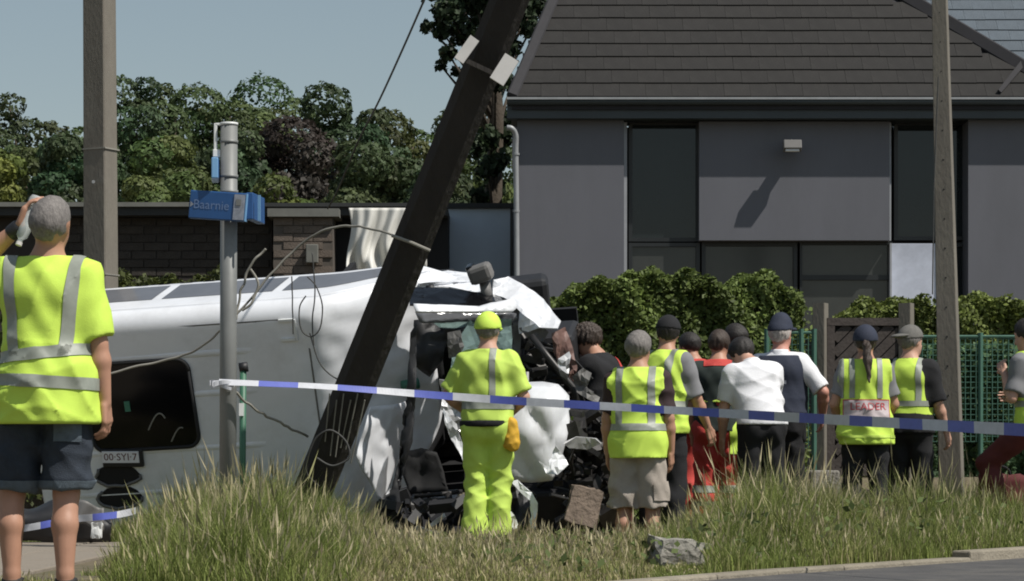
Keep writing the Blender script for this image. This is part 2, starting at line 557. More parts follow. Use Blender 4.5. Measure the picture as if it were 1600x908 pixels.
window(982, 1093, 190, 378, M['glass_dark'], bars_h=(), dy=.3)
window(982, 1093, 380, 520, M['glass_grey'], dy=.3)
window(1096, 1245, 379, 520, M['glass_grey'], dy=.3)
window(1249, 1394, 379, 520, M['glass_grey'], dy=.3, bars_h=(434,), fr=.03)
window(1396, 1512, 190, 376, M['glass_dark'], dy=.4)
window(1474, 1512, 380, 500, M['glass_dark'], dy=.4)
MB().span(hx(1397), hx(1472), HY + .22, HY + .3, GB + .15, hz(378)).build("door", M['white_panel'], house, bevel=.005)
MB().span(hx(1394), hx(1397), HY + .18, HY + .32, GB, hz(378)).build("door_frame", M['trim_and_lit_side'], house)
MB().span(hx(975), hx(1516), HY - .0 + .04, HY + .62, GB - .2, GB + .15).build("plinth", M['concrete'], house)
# eaves: fascia, gutter, soffit
FX0, FX1 = hx(792), hx(1668)
MB().span(FX0, FX1, HY - .17, HY + .0, hz(188), hz(164)).build("fascia", M['fascia'], house)
MB().span(FX0 + .05, FX1, HY - .14, HY + .55, hz(188) + .004, hz(184)).build("soffit", M['frame_dark'], house)
MB().tube([(FX0, HY - .222, hz(163)), (FX1, HY - .222, hz(163))], .04, 10).build("gutter", M['fascia'], house, smooth=True)
MB().span(FX0, FX1, HY - .275, HY - .255, hz(160.5), hz(157)).build("gutter_lip", M['gutter'], house)
dp = catmull([P(792, 199, HY - .15), P(800, 201, HY - .15), P(806, 212, HY - .12), P(806, 240, HY - .1), P(807, 330, HY - .1), P(808, 480, HY - .1)], 6)
MB().tube(dp, .032, 10).build("downpipe", M['gutter'], house, smooth=True)
for py in (241, 330):
    MB().tube([P(806.5, py - 1.5, HY - .1), P(806.5, py + 1.5, HY - .1)], .04, 10).build("pipe_clip", M['gutter'], house)
# floodlight on its bracket (its shadow falls on the wall)
fl = MB().box(P(1238, 228, HY - .215), (.21, .12, .11), Matrix.Rotation(R(-18), 3, 'X'))
fl = fl.build("floodlight", M['grey_plastic'], house, bevel=.01)
MB().taper(P(1241, 226, HY + .06), P(1240, 226, HY - .20), .13, .05, .13, .05).build("bracket", M['grey_plastic'], fl)
MB().box(P(1238, 233, HY - .25), (.16, .02, .06), Matrix.Rotation(R(-28), 3, 'X')).build("lens", M['bright_metal'], fl)

# main roof: pitched plane with individual slates
PITCH = R(45)
roof_y0, roof_z0 = HY - .20, hz(159)
sl = Vector((0, math.cos(PITCH), math.sin(PITCH)))       # up the slope
nr = Vector((0, -math.sin(PITCH), math.cos(PITCH)))      # roof normal


def hipL(d): return hx(800) + .26 * d
def hipR(d): return hx(1668) - .86 * d


TOP = 4.0
org = Vector((0, roof_y0, roof_z0))
mb = MB()
a, b, c, d = [org + sl * dd + Vector((xx, 0, 0)) for dd, xx in ((0, hipL(0)), (0, hipR(0)), (TOP, hipR(TOP)), (TOP, hipL(TOP)))]
back = [p + Vector((0, 0, -.12)) for p in (a, b, c, d)]
mb.add([a, b, c, d] + back, [(0, 1, 2, 3), (7, 6, 5, 4), (0, 4, 5, 1), (1, 5, 6, 2), (2, 6, 7, 3), (3, 7, 4, 0)])
# hipped sides
far = 7.5
mb.add([a, d, Vector((a.x, a.y + far, a.z)), b, c, Vector((b.x, b.y + far, b.z))], [(0, 1, 2), (3, 5, 4)])
roof = mb.build("roof", M['ridge'], house)
TW, TE, TL, TT = 0.305, 0.262, 0.345, 0.022
tm = bpy.data.meshes.new("slate")
tb = MB()
tb.box((0, TL / 2, 0), (TW - .0025, TL, TT))
tm.from_pydata(tb.v, [], tb.f)
tm.materials.append(M['slate'])
rot = Matrix((Vector((1, 0, 0)), sl, nr)).transposed().to_4x4()


def slates(parent, org, rot3, lo, hi, rows, mesh, off0):
    slv, nv = rot3 @ Vector((0, 1, 0)), rot3 @ Vector((0, 0, 1))
    for r_ in range(rows):
        dd = r_ * TE
        x0, x1 = lo(dd + .13), hi(dd + .13)
        x = x0 + TW * (.5 if r_ % 2 else 0.0) - TW * .5
        while x < x1 - TW * .3:
            xc = min(max(x, x0 + TW * .35), x1 - TW * .35)
            tilt = Matrix.Rotation(-R(3.4) + random.uniform(-.004, .004), 3, 'X') @ Matrix.Rotation(random.uniform(-.006, .006), 3, 'Z')
            o = bpy.data.objects.new("roof_tile", mesh)
            C.objects.link(o)
            o.parent = parent
            p = org + slv * (dd + random.uniform(-.003, .003)) + nv * .036 + Vector((xc, 0, 0)) - off0
            o.matrix_local = Matrix.Translation(p) @ (rot3 @ tilt).to_4x4()
            x += TW


slates(roof, org, rot.to_3x3(), hipL, hipR, 8, tm, OFF[house.name])
# upper courses, past the frame, joined
mb = MB()
for r_ in range(8, 15):
    dd = r_ * TE
    p = org + sl * (dd + TL / 2) + nr * .036
    x0, x1 = hipL(dd + .13), hipR(dd + .13)
    mb.box(Vector(((x0 + x1) / 2, p.y, p.z)), (x1 - x0, TL, TT), rot.to_3x3() @ Matrix.Rotation(-R(3.4), 3, 'X'))
tag(mb.build("upper_slates", M['slate'], roof), kind="stuff")
for nm, hf in (("hip_cap", hipL), ("hip_cap", hipR)):
    p0, p1 = org + Vector((hf(0), 0, 0)) + nr * .05, org + sl * TOP + Vector((hf(TOP), 0, 0)) + nr * .05
    MB().taper(p0, p1, .13 if hf is hipL else .16, .07, .13 if hf is hipL else .16, .07, ch=.5).build(nm, M['ridge'], roof)
# thin dark diagonal strip low on the right-hand end
MB().taper(org + sl * .05 + Vector((hx(1556), 0, 0)) + nr * .075, org + sl * .62 + Vector((hx(1604), 0, 0)) + nr * .075, .05, .02, .07, .02).build("dark_strip", M['ridge'], roof)

# neighbouring house whose paler roof shows past the hip
NX, NY_ = hx(1450, 37), 37.0
nb = thing("house", "neighbouring house beyond the dark roof, sky reflection put into its slate colour", "house", (NX, NY_, .3))
MB().span(NX, NX + 8, NY_ + .4, NY_ + 6, .3, hz(150, NY_)).build("wall", M['wall_grey'], nb)
norg = Vector((NX, NY_, hz(150, NY_)))
mb = MB()
mb.add([norg, norg + Vector((8.4, 0, 0)), norg + sl * 4 + Vector((8.4, 0, 0)), norg + sl * 4,
        norg + Vector((0, 8, -.05)), norg + Vector((8.4, 8, -.05))], [(0, 1, 2, 3), (3, 2, 5, 4), (0, 3, 4), (1, 5, 2)])
nroof = mb.build("roof", M['ridge'], nb)
tm2 = bpy.data.meshes.new("sky_tint_slate")
tm2.from_pydata(tb.v, [], tb.f)
tm2.materials.append(M['slate_sky_tint'])
slates(nroof, norg, rot.to_3x3(), lambda d: .0, lambda d: 3.0, 11, tm2, OFF[nb.name])

# blue grey annex wall between the leaning pole and the house
ax = thing("annex", "low blue grey annex wall between leaning pole and house corner", "building", PZ(740, .3, 31.5))
MB().span(hx(655, 31.5), hx(806, 31.5), 31.5, 33.5, .3, hz(326, 31.5)).build("wall", M['blue_wall'], ax)
MB().span(hx(650, 31.45), hx(808, 31.45), 31.44, 33.6, hz(326, 31.5) + .002, hz(318, 31.5)).build("coping", M['roofing'], ax)
MB().span(hx(797, 31.4), hx(801, 31.4), 31.42, 31.498, .3, hz(327, 31.5)).build("corner_post", M['frame_dark'], ax)

# ================================================================== GARAGE (dark brick)
GY = 30.6
gar = thing("garage", "long low dark brick garage with flat roof behind the wreck", "garage", PZ(220, .2, GY))
GZ0, GZ1 = .2, hz(340, GY)
gx0, gx1 = hx(-30, GY), hx(425, GY)
wall = MB().span(gx0, gx1, GY, GY + 4, GZ0, GZ1).build("wall", M['mortar'], gar)
MB().span(hx(-40, GY), hx(700, GY), GY - .25, GY + 4.2, GZ1 + .003, hz(327, GY)).build("roof", M['roofing'], gar)
MB().span(hx(-40, GY), hx(300, GY), GY - .30, GY - .1, hz(327, GY) + .002, hz(320, GY)).build("roof_edge", M['roofing_pale'], gar)
MB().span(hx(300, GY), hx(700, GY), GY - .30, GY - .1, hz(327, GY) + .002, hz(321, GY)).build("roof_edge", M['roofing'], gar)


def brick_mesh(m, w, h):
    me = bpy.data.meshes.new("brick")
    t = MB().box((0, 0, 0), (w - .012, .05, h - .012))
    me.from_pydata(t.v, [], t.f)
    me.materials.append(m)
    return me


def bricks(parent, x0, x1, z0, z1, Y, m, bw, bh, off):
    me = brick_mesh(m, bw, bh)
    r_, z = 0, z1 - bh / 2
    while z > z0:
        x = x0 + bw / 2 + (bw / 2 if r_ % 2 else 0)
        while x < x1 - bw * .4:
            o = bpy.data.objects.new("brick", me)
            C.objects.link(o)
            o.parent = parent
            o.location = Vector((x, Y + .010 + random.uniform(-.006, .006), z)) - off
            x += bw
        z -= bh
        r_ += 1


# the bricks of the band that shows above the wreck
bricks(wall, gx0 + .9, gx1, hz(436, GY), GZ1, GY, M['brick'], .30, .10, OFF[gar.name])
# front bay in paler brick
BY = 30.2
bx0, bx1 = hx(427, BY), hx(520, BY)
bay = MB().span(bx0, bx1, BY, GY + .8, .2, hz(340, BY)).build("front_bay", M['mortar_pale'], gar)
bricks(bay, bx0, bx1, hz(440, BY), hz(340, BY), BY, M['brick_pale'], .235, .095, OFF[gar.name])
MB().span(bx0 - .06, bx1 + .08, BY - .1, BY + 1.2, hz(340, BY) + .003, hz(327, BY)).build("coping", M['roofing_pale'], gar)
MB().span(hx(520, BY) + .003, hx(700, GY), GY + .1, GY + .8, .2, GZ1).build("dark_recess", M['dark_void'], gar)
MB().span(hx(478, BY - .1), hx(497, BY - .1), BY - .12, BY - .03, hz(412, BY), hz(383, BY)).build("meter_box", M['roofing_pale'], gar, bevel=.01)

# white tarpaulin hanging beside the garage
def tarp(u, v):
    px = 545 + u * 118 - (0 if v > .25 else 0)
    py = 325 + v * 112
    fold = .10 * math.sin(u * 17 + 1.5 * math.sin(v * 4)) + .05 * math.sin(u * 41 + v * 5)
    return P(px + 4 * math.sin(v * 6 + u * 3), py, 29.6 + fold * (0.25 + .75 * v))


tp = MB().grid(tarp, 60, 24).build("tarpaulin", M['tarpaulin'], None, smooth=True, base=PZ(600, 1.0, 29.6), solid=.01)
tag(tp, "white tarpaulin hanging in folds beside the brick bay", "tarpaulin")

# ================================================================== POLES
po = thing("utility_pole", "upright weathered concrete utility pole rising behind the overturned van", "pole", PZ(158, 0, 22.5))
p0, p1 = PZ(160, 0, 22.5), P(155, -60, 22.5)
MB().taper(p0, p1, .245, .21, .225, .19, roll=R(-27), ch=.10).build("shaft", M['concrete'], po)
for py in (234, 430):
    q = P(157.5, py, 22.5)
    MB().taper(q - Vector((0, 0, .006)), q + Vector((0, 0, .006)), .25, .215, .25, .215, roll=R(-27)).build("strap", M['cable'], po)
MB().tube([P(146, 284, 22.2), P(146, 284, 22.36)], .015).build("bolt", M['gutter'], po)

po = thing("utility_pole", "slender tapering concrete utility pole in front of the white door", "pole", PZ(1487, .2, 21.9))
MB().taper(PZ(1488, .2, 21.9), P(1467, -60, 21.9), .205, .155, .118, .10, roll=R(-18), ch=.1).build("shaft", M['concrete'], po)
for i, py in enumerate(range(20, 700, 46)):
    t = (730 - py) / 790
    MB().tube([P(1484 - 17 * t, py, 21.9 - .98 * (.0775 - .0275 * t)), P(1484 - 17 * t, py, 21.9)], .008, 6).build("step_hole", M['dark_void'], po)
MB().tube([P(1476 - 10, 120, 21.7), P(1459, 300, 21.7), P(1457, 460, 21.7)], .006, 5).build("earth_wire", M['cable_dark'], po)

# the leaning pole, snapped and resting against the van
lp = thing("utility_pole", "dark leaning utility pole tilted over the crashed van", "pole", PZ(515, .05, 18.7))
q0, q1 = P(461, 838, 18.75), P(820, -60, 16.9)
MB().taper(q0, q1, .285, .26, .25, .22, roll=R(4), ch=.45).build("shaft", M['tar_wood'], lp)
ax_ = (q1 - q0).normalized()


def on_pole(py):
    t = (838 - py) / 898
    return q0.lerp(q1, t)


c = on_pole(70)
for px0, py0, px1, py1, w in ((717, 95, 742, 60, .07), (776, 128, 800, 90, .105)):
    Yp = c.y - .19
    MB().taper(P(px0, py0, Yp), P(px1, py1, Yp), w, .03, w, .03).build("white_plate", M['white_board'], lp, bevel=.004)
MB().taper(P(722, 92, c.y - .16), P(786, 122, c.y - .15), .03, .03, .03, .03).build("plate_bracket", M['tar_wood'], lp)
c = on_pole(384)
MB().tube([P(612, 368, c.y - .23), P(640, 378, c.y - .24), P(672, 392, c.y - .23)], .012).build("wire_band", M['cable'], lp)
for i in range(6):
    px = 515 + i * 11
    py = 615 + 10 * (i % 2)
    t = (838 - py) / 898
    MB().tube([P(px, py, on_pole(py).y - .19), P(px - 7 - 3 * i, py + 75 + 12 * (i % 3), on_pole(py + 80).y - .19)], .005, 5).build("loose_wire", M['cable'], lp)

# ================================================================== SIGN POST
SY = 17.3
sp = thing("signpost", "grey tubular signpost with blue direction signs in front of the van", "signpost", PZ(356, 0, SY))
MB().tube([PZ(355.5, 0, SY), P(358, 196, SY)], .057, 20).build("pole", M['steel'], sp, smooth=True)
MB().tube([P(358, 196, SY), P(358, 192, SY)], .061, 20).build("cap", M['bright_metal'], sp, smooth=True)
for py in (222, 276, 300):
    MB().tube([P(358, py + 2.5, SY), P(358, py - 2.5, SY)], .0615, 20).build("pipe_clamp", M['steel'], sp, smooth=True)
br = MB()
br.box(P(337, 215, SY), (.022, .03, .19)).box(P(347, 194.5, SY), (.09, .03, .017)).box(P(339, 240, SY), (.05, .05, .05))
br.build("lamp_bracket", M['bright_metal'], sp, bevel=.004)
sg = MB().box(P(336, 266, SY), (.045, .30, .14), Matrix.Rotation(R(6), 3, 'Z')).build("end_on_sign", M['sign_edge'], sp, bevel=.006)
MB().box(P(341, 266, SY), (.012, .28, .13), Matrix.Rotation(R(6), 3, 'Z')).build("sign_back", M['sign_blue'], sg)
rs = Matrix.Rotation(R(5), 3, 'Y') @ Matrix.Rotation(R(-14), 3, 'Z')
sc0 = P(341, 322, SY - .10)
s1 = MB().box(sc0, (.40, .05, .190), rs).build("direction_sign", M['sign_blue'], sp, bevel=.008)
place = lambda u, v: sc0 + rs @ Vector((u - .040, -.0275, v))
lettering("Baarnie", M['sign_text'], s1, place, .064)
mb = MB(); mb.add([sc0 + rs @ Vector(p) for p in ((-.19, -.0275, .02), (-.165, -.0275, 0), (-.19, -.0275, -.02))], [(0, 2, 1)])
mb.build("arrow", M['logo_grey'], s1)
MB().box(sc0 + rs @ Vector((.158, -.0275, -.002)), (.075, .006, .17), rs).build("emblem_patch", M['logo_grey'], s1)
MB().box(sc0 + rs @ Vector((.2035, 0, 0)), (.006, .052, .185), rs).build("sign_end", M['sign_edge'], s1)
MB().box(sc0 + rs @ Vector((.155, -.0325, .03)), (.035, .005, .04), rs).build("emblem", M['steel'], s1)
s2 = MB().box(P(399, 326, SY + .03), (.05, .36, .18), Matrix.Rotation(R(-7), 3, 'Z')).build("direction_sign", M['sign_blue'], sp, bevel=.006)
MB().box(P(405, 325, SY - .155), (.018, .012, .172), Matrix.Rotation(R(-7), 3, 'Z')).build("sign_end", M['sign_edge'], s2)

# green posts behind the signpost
gp = thing("fence_post", "thin green metal post with round cap just behind the signpost", "post", PZ(381, 0, 18.2))
MB().tube([PZ(378, 0, 18.2), P(380, 570, 18.2)], .024, 10).build("tube", M['green_metal'], gp, smooth=True)
MB().tube([P(374, 575, 18.2), P(387, 573, 18.2)], .036, 10).build("cap", M['black_plastic'], gp, smooth=True)
MB().box(P(377, 640, 18.16), (.03, .03, .09)).build("clamp", M['bright_metal'], gp)

# ================================================================== VAN lying on its right-hand side
yaw, pit, tip = R(10), R(3.2), R(19)
u_ = Vector((math.cos(yaw) * math.cos(pit), -math.sin(yaw) * math.cos(pit), math.sin(pit)))
n0 = Vector((-math.sin(yaw), -math.cos(yaw), 0))
y0_ = n0.cross(u_).normalized()
n0 = u_.cross(y0_)
zv = (n0 * math.cos(tip) - y0_ * math.sin(tip)).normalized()
yv = zv.cross(u_).normalized()
HV, WV = 1.95, 1.88
RV = Matrix((u_, yv, zv)).transposed()
anchor = P(345, 487, 20.15)                        # upper roof edge seen at this pixel
XA = (345 - 12) / (F / 20.15) / math.cos(yaw)      # its distance from the rear end
org_v = anchor - RV @ Vector((XA, WV / 2 - .04, HV - .04))
van = bpy.data.objects.new("van", None)
C.objects.link(van)
VM = Matrix.Translation(org_v) @ RV.to_4x4()
VMI = VM.inverted()
van.matrix_world = VM
OFF[van.name] = Vector()
tag(van, "wrecked white van lying on its side under the leaning pole", "van")


def vl(p): return VMI @ Vector(p)


def van_px(px, py, h=0.0):
    """Local point where the sight line through a photo pixel meets the plane z = roof height + h."""
    o = VMI @ cam.location
    d = (VMI @ P(px, py, 20.0)) - o
    t = (HV + h - o.z) / d.z
    return o + d * t


def vnoise(p, s=3.0):
    return noise.noise(Vector(p) * s)


def zdrop(x):
    """How far the roof falls towards the crushed front."""
    t = max(0.0, x - 2.42)
    return .78 * (math.sqrt(t * t + .0225) - .15) if t > 0 else 0.0


def xhead(y):
    t = (y + .94) / 1.88
    return 2.90 + .37 * sstep(0.0, .42, t)


RS = .15


def roof_pt(u, v):
    s = v * (WV - 2 * RS + math.pi * RS) - (math.pi * RS / 2)      # arc length across the roof
    flat = WV - 2 * RS
    if s < 0:
        a = -s / RS; y, z = -flat / 2 - RS * math.sin(a), HV - RS + RS * math.cos(a)
    elif s > flat:
        a = (s - flat) / RS; y, z = flat / 2 + RS * math.sin(a), HV - RS + RS * math.cos(a)
    else:
        y, z = -flat / 2 + s, HV + .03 * math.sin(math.pi * s / flat) * 0
    x = u * xhead(y)
    z -= zdrop(x)
    cr = sstep(2.0, 3.0, x)
    z += cr * (.045 * vnoise((x, y, 1), 2.6) + .035 * vnoise((x * 1.5, y * 2, 5), 4.5)) * (1 if -.8 < y < .86 else .4)
    z += .006 * vnoise((x, y, 9), 1.6)
    cr2 = cr * sstep(0.1, -.4, y)
    z += cr2 * .10 * abs(vnoise((x * 2.0 + y, y * .6, 2), 2.2))
    return (x, y, z)


vroof = MB().grid(roof_pt, 110, 56).build("roof", M['van_white'], van, smooth=True, solid=.012)
# pressed roof ribs
for yy in (.58, .25, -.2, -.55):
    MB().grid(lambda u, v: (lambda x, y: (x, y, HV + .010 * math.sin(math.pi * v) * sstep(0, .08, u) * sstep(1, .92, u) + .003))(.25 + u * 1.7, yy - .028 + v * .056), 20, 4).build("roof_rib", M['van_white'], vroof, smooth=True)


for sx in (.06, 1.32, 2.38):
    MB().grid(lambda u, v: (sx + .014 * u, -.78 + 1.55 * v, HV + .0035 - zdrop(sx + .014 * u)), 1, 30).build("roof_seam", M['grey_plastic'], vroof)
MB().grid(lambda u, v: (.03 + 2.45 * u, WV / 2 - RS + .015 + .012 * v, HV + .0035 - zdrop(.03 + 2.45 * u)), 40, 1).build("roof_seam", M['grey_plastic'], vroof)
# upper (left) side
SL = 3.42


def side_z(d, x): return HV - RS - zdrop(x) * (1 - .75 * sstep(0, .9, d)) - d


def side_pt(u, v):
    x, d = u * SL, v * .86
    d = d * (1 - .45 * sstep(3.3, SL, x))
    y = WV / 2 - .10 * sstep(.65, 1.0, d) - .16 * sstep(3.0, 3.5, x) + .012 * math.sin(d * 2)
    y += sstep(3.0, 4.0, x) * .05 * vnoise((x, d, 3), 3)
    return (x, y, side_z(d, x))


WIN = [(.12, 1.05), (1.13, 2.05), (2.13, 3.0)]


side = MB().grid(side_pt, 90, 30).build("side_panel", M['van_white'], van, smooth=True, solid=.012)
for a, b in WIN:
    MB().grid(lambda u, v: (a + u * (b - a) + .05 * v, side_pt((a + u * (b - a)) / SL, (.22 + v * .40) / .86)[1] + .009, side_z(.22 + v * .40, a + u * (b - a))), 12, 4).build("side_window", M['van_glass'], side, smooth=True)
# dark lettering marks low on the side, seen edge on
for i in range(5):
    x = .78 + i * .19
    MB().grid(lambda u, v: (x + u * .10 + v * .02, side_pt((x + u * .1) / SL, (.68 + v * .11) / .86)[1] + .010, side_z(.68 + v * .11, x)), 2, 2).build("side_mark", M['navy'], side)
# other faces of the body
MB().span(.03, 3.3, -WV / 2 - .005, -WV / 2 + .03, .45, HV - RS).build("lower_side", M['van_white'], van)
MB().span(.0, .04, -WV / 2 + .02, WV / 2 - .02, .42, HV - .06).build("rear_doors", M['van_white'], van, bevel=.02)
MB().span(.04, 3.3, -WV / 2 + .08, WV / 2 - .20, .40, .52).build("floor_pan", M['dark_metal'], van)
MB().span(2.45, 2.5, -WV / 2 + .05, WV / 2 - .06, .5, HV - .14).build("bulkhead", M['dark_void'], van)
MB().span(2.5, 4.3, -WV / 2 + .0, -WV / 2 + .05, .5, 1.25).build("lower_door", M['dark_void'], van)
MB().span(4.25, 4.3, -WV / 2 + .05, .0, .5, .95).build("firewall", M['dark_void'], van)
# wheels on the underside
for wx in (.75, 3.55):
    for wy in (-.78, .52 if wx < 1 else .22):
        pts = [(wx + .31 * math.cos(t), 0, .30 + .31 * math.sin(t)) for t in np.linspace(0, 2 * math.pi, 25)]
        w = MB().tube([(p[0], wy, p[2]) for p in pts], .085, 10).build("wheel", M['rubber'], van, smooth=True)
        MB().tube([(wx, wy - .07, .30), (wx, wy + .07, .30)], .23, 18).build("rim", M['steel'], w)


# big roof opening as a black plate, inner shade put into its colour, with seal
def rrect(x0, x1, y0, y1, r, n=8):
    out = []
    for cx, cy, a0 in ((x1 - r, y1 - r, 0), (x0 + r, y1 - r, 90), (x0 + r, y0 + r, 180), (x1 - r, y0 + r, 270)):
        for k in range(n + 1):
            a = R(a0 + 90 * k / n)
            out.append((cx + r * math.cos(a), cy + r * math.sin(a)))
    return out


pa, pb = van_px(168, 568), van_px(314, 696)
mx0, mx1, my0, my1 = pa.x - .22, pb.x, pb.y, pa.y
outl = rrect(mx0, mx1, my0, my1, .10)
mb = MB(); mb.add([(x, y, HV + .014) for x, y in outl] + [(x, y, HV - .02) for x, y in outl],
                  [tuple(range(len(outl)))] + [(i, len(outl) + i, len(outl) + (i + 1) % len(outl), (i + 1) % len(outl)) for i in range(len(outl))])
rw = mb.build("roof_opening_plate", M['black_glass'], van)
MB().tube([(x, y, HV + .014) for x, y in outl + outl[:1]], .016, 8).build("window_seal", M['rubber'], rw, smooth=True)
q = van_px(200, 634); MB().box((q.x, q.y, HV + .02), (.045, .085, .008)).build("green_tag", M['green_plastic'], rw)
arc = [van_px(232 + 26 * t, 672 - 26 * math.sin(math.pi * t * .75), .02) for t in np.linspace(0, 1, 10)]
MB().tube(arc, .006, 6).build("hanging_wire", M['cable'], rw)
arc = [van_px(268 + 18 * t, 690 - 22 * math.sin(math.pi * t * .6), .02) for t in np.linspace(0, 1, 10)]
MB().tube(arc, .006, 6).build("hanging_wire", M['cable'], rw)
# number plate with its black holder, then raised dark patches painting the shade of openings below
q0_, q1_ = van_px(160, 721), van_px(222, 702)
cx, cy = (q0_.x + q1_.x) / 2, (q0_.y + q1_.y) / 2
lvl = Matrix.Rotation(-pit, 3, 'Z')
hol = MB().box((cx + .01, cy - .015, HV + .02), (.34, .15, .04), lvl).build("plate_holder", M['black_plastic'], van, bevel=.01)
pl = MB().box((cx, cy, HV + .045), (.305, .095, .010), lvl).build("number_plate", M['white_cloth'], hol)
lettering("00·SYI·7", M['dark_red'], hol, lambda u, v: Vector((cx, cy, HV + .0515)) + lvl @ Vector((u, v, 0)), .062)
for (a, b, c_, d_), sd in (((148, 728, 222, 757), 1), ((150, 762, 226, 792), 2)):
    pts = []
    e0, e1 = van_px(a, b), van_px(c_, d_)
    for k in range(18):
        t = 2 * math.pi * k / 18
        rr = 1 + .22 * vnoise((math.cos(t), math.sin(t), sd), 2)
        pts.append(((e0.x + e1.x) / 2 + (e1.x - e0.x) / 2 * rr * math.cos(t), (e0.y + e1.y) / 2 + (e1.y - e0.y) / 2 * rr * math.sin(t), HV + .012))
    mb = MB(); mb.add(pts + [(p[0], p[1], HV - .03) for p in pts], [tuple(range(18))] + [(i, 18 + i, 18 + (i + 1) % 18, (i + 1) % 18) for i in range(18)])
    ho = mb.build("shade_patch", M['dark_void'], van)
    MB().tube([(p[0], p[1], HV + .014) for p in pts[:12]], .014, 6).build("torn_edge", M['grey_plastic'], ho, smooth=True)
# small latches near the front of the roof
for px, py in ((447, 500), (452, 530)):
    q = van_px(px, py); MB().box((q.x, q.y, HV + .012), (.12, .02, .02)).build("roof_bracket", M['bright_metal'], van)
q = van_px(462, 515); MB().box((q.x, q.y, HV + .012), (.02, .17, .02)).build("roof_bracket", M['bright_metal'], van)
q = van_px(584, 623)
MB().tube([(3.02, q.y, HV - zdrop(3.0) + .06), (3.14, q.y, HV - zdrop(3.1) + .07)], .045, 12).build("marker_lamp", M['green_plastic'], van, smooth=True)


def crumple(poly, depth, name, m, parent=van, cuts=4, amp=.05, freq=4.0, seed=0, thick=.010, smooth=False, shape=None):
    """Bent sheet metal whose outline is a photo polygon laid out at real depths: depth is Y or a list of Y per corner."""
    ds = depth if isinstance(depth, (list, tuple)) else [depth] * len(poly)
    bm = bmesh.new()
    bv = [bm.verts.new(P(px, py, d)) for (px, py), d in zip(poly, ds)]
    f = bm.faces.new(bv)
    bmesh.ops.triangulate(bm, faces=[f])
    for _ in range(cuts):
        le = [e for e in bm.edges if e.calc_length() > .055]
        if not le: break
        bmesh.ops.subdivide_edges(bm, edges=le, cuts=1)
        bmesh.ops.triangulate(bm, faces=bm.faces[:])
    for v in bm.verts:
        p = v.co.copy()
        px, py = 800 + p.x / p.y * F, YH - (p.z - CZ) / p.y * F
        a = noise.noise(p * freq + Vector((seed * 7.7, 0, 0)))
        b = noise.noise(p * freq * 2.3 + Vector((0, seed * 5.1, 0)))
        dy = amp * (a * 1.3 + abs(b) * .9)
        if shape: dy += shape(px, py)
        v.co = p + Vector((.25 * amp * b, dy, .25 * amp * a))
        v.co = VMI @ v.co
    me = bpy.data.meshes.new(name)
    bm.to_mesh(me); bm.free()
    o = link_mesh(name, me, m, parent, smooth)
    s = o.modifiers.new("solid", 'SOLIDIFY'); s.thickness = thick
    return o


# cab frame: header, pillars, cowl
def vtube(pts, r, name, m, parent=van, n=8):
    return MB().tube([vl(P(*p)) for p in pts], r, n).build(name, m, parent, smooth=True)


hd = [(xhead(y) + .015, y, HV - zdrop(xhead(y)) - .02) for y in np.linspace(.86, -.9, 14)]
MB().tube(hd, .032, 8).build("windscreen_header", M['black_plastic'], van, smooth=True)
crumple([(646, 477), (700, 479), (748, 482), (775, 474), (800, 468), (806, 480), (800, 488), (745, 489), (650, 489)], [19.5, 19.6, 19.7, 19.75, 19.8, 19.8, 19.75, 19.65, 19.45], "pillar", M['van_white'], amp=.02, seed=3, thick=.02, smooth=True)
crumple([(648, 488), (805, 489), (810, 508), (745, 500), (655, 503)], [19.6, 19.9, 19.95, 19.8, 19.6], "windscreen_frame", M['van_glass'], amp=.02, seed=4, thick=.02, smooth=True)
crumple([(800, 478), (814, 480), (813, 560), (808, 640), (800, 640), (802, 560)], [19.95] * 6, "cowl", M['grey_plastic'], amp=.03, seed=5, thick=.03)
# cab door on the upper side, above its window
crumple([(655, 442), (668, 430), (700, 424), (738, 428), (760, 440), (765, 455), (740, 458), (700, 450), (655, 449)], [20.3, 20.9, 21.2, 21.2, 20.9, 20.6, 20.5, 20.5, 20.4], "cab_door", M['van_white'], amp=.05, seed=6)
crumple([(640, 450), (700, 452), (770, 462), (800, 468), (775, 476), (745, 484), (640, 478)], [20.2, 20.2, 20.2, 20.2, 19.95, 19.9, 19.8], "cab_window", M['black_glass'], amp=.015, seed=7)
mi_ = MB().box(vl(P(751, 427, 20.2)), (.19, .14, .15), Matrix.Rotation(R(15), 3, 'Z'))
mi_ = mi_.build("wing_mirror", M['grey_plastic'], van, bevel=.035)
MB().tube([vl(P(757, 440, 20.25)), vl(P(762, 468, 20.2))], .045, 10).build("mirror_arm", M['grey_plastic'], mi_, smooth=True)
MB().box(vl(P(738, 428, 20.25)), (.05, .15, .13), Matrix.Rotation(R(15), 3, 'Z')).build("mirror_glass", M['black_glass'], mi_, bevel=.01)
# torn left wing and bonnet edge
crumple([(770, 438), (792, 434), (818, 447), (850, 470), (876, 503), (871, 514), (845, 512), (812, 522), (812, 486), (795, 470), (772, 462)],
        [20.2, 20.3, 20.2, 20.0, 19.75, 19.7, 19.75, 19.85, 19.9, 20.0, 20.2], "wing_panel", M['van_white'], amp=.06, freq=3.6, seed=8, cuts=3)
crumple([(812, 512), (845, 508), (858, 520), (850, 534), (826, 530)], 19.8, "wing_liner", M['grey_plastic'], amp=.08, seed=9)


# bonnet bulging towards the road
def bon(px, py):
    t = (py - 597) / 155
    top = max(0.0, 1 - t / .22)
    s = (px - 840) / 50
    crease = .05 * abs(math.sin((px * .9 + py * .55) * .035 + .6)) + .035 * abs(math.sin((px - py * .7) * .05))
    return .24 * top ** 1.5 + .20 * max(0, t - .55) + .02 * s * s + .22 * max(0, s - .45) - crease


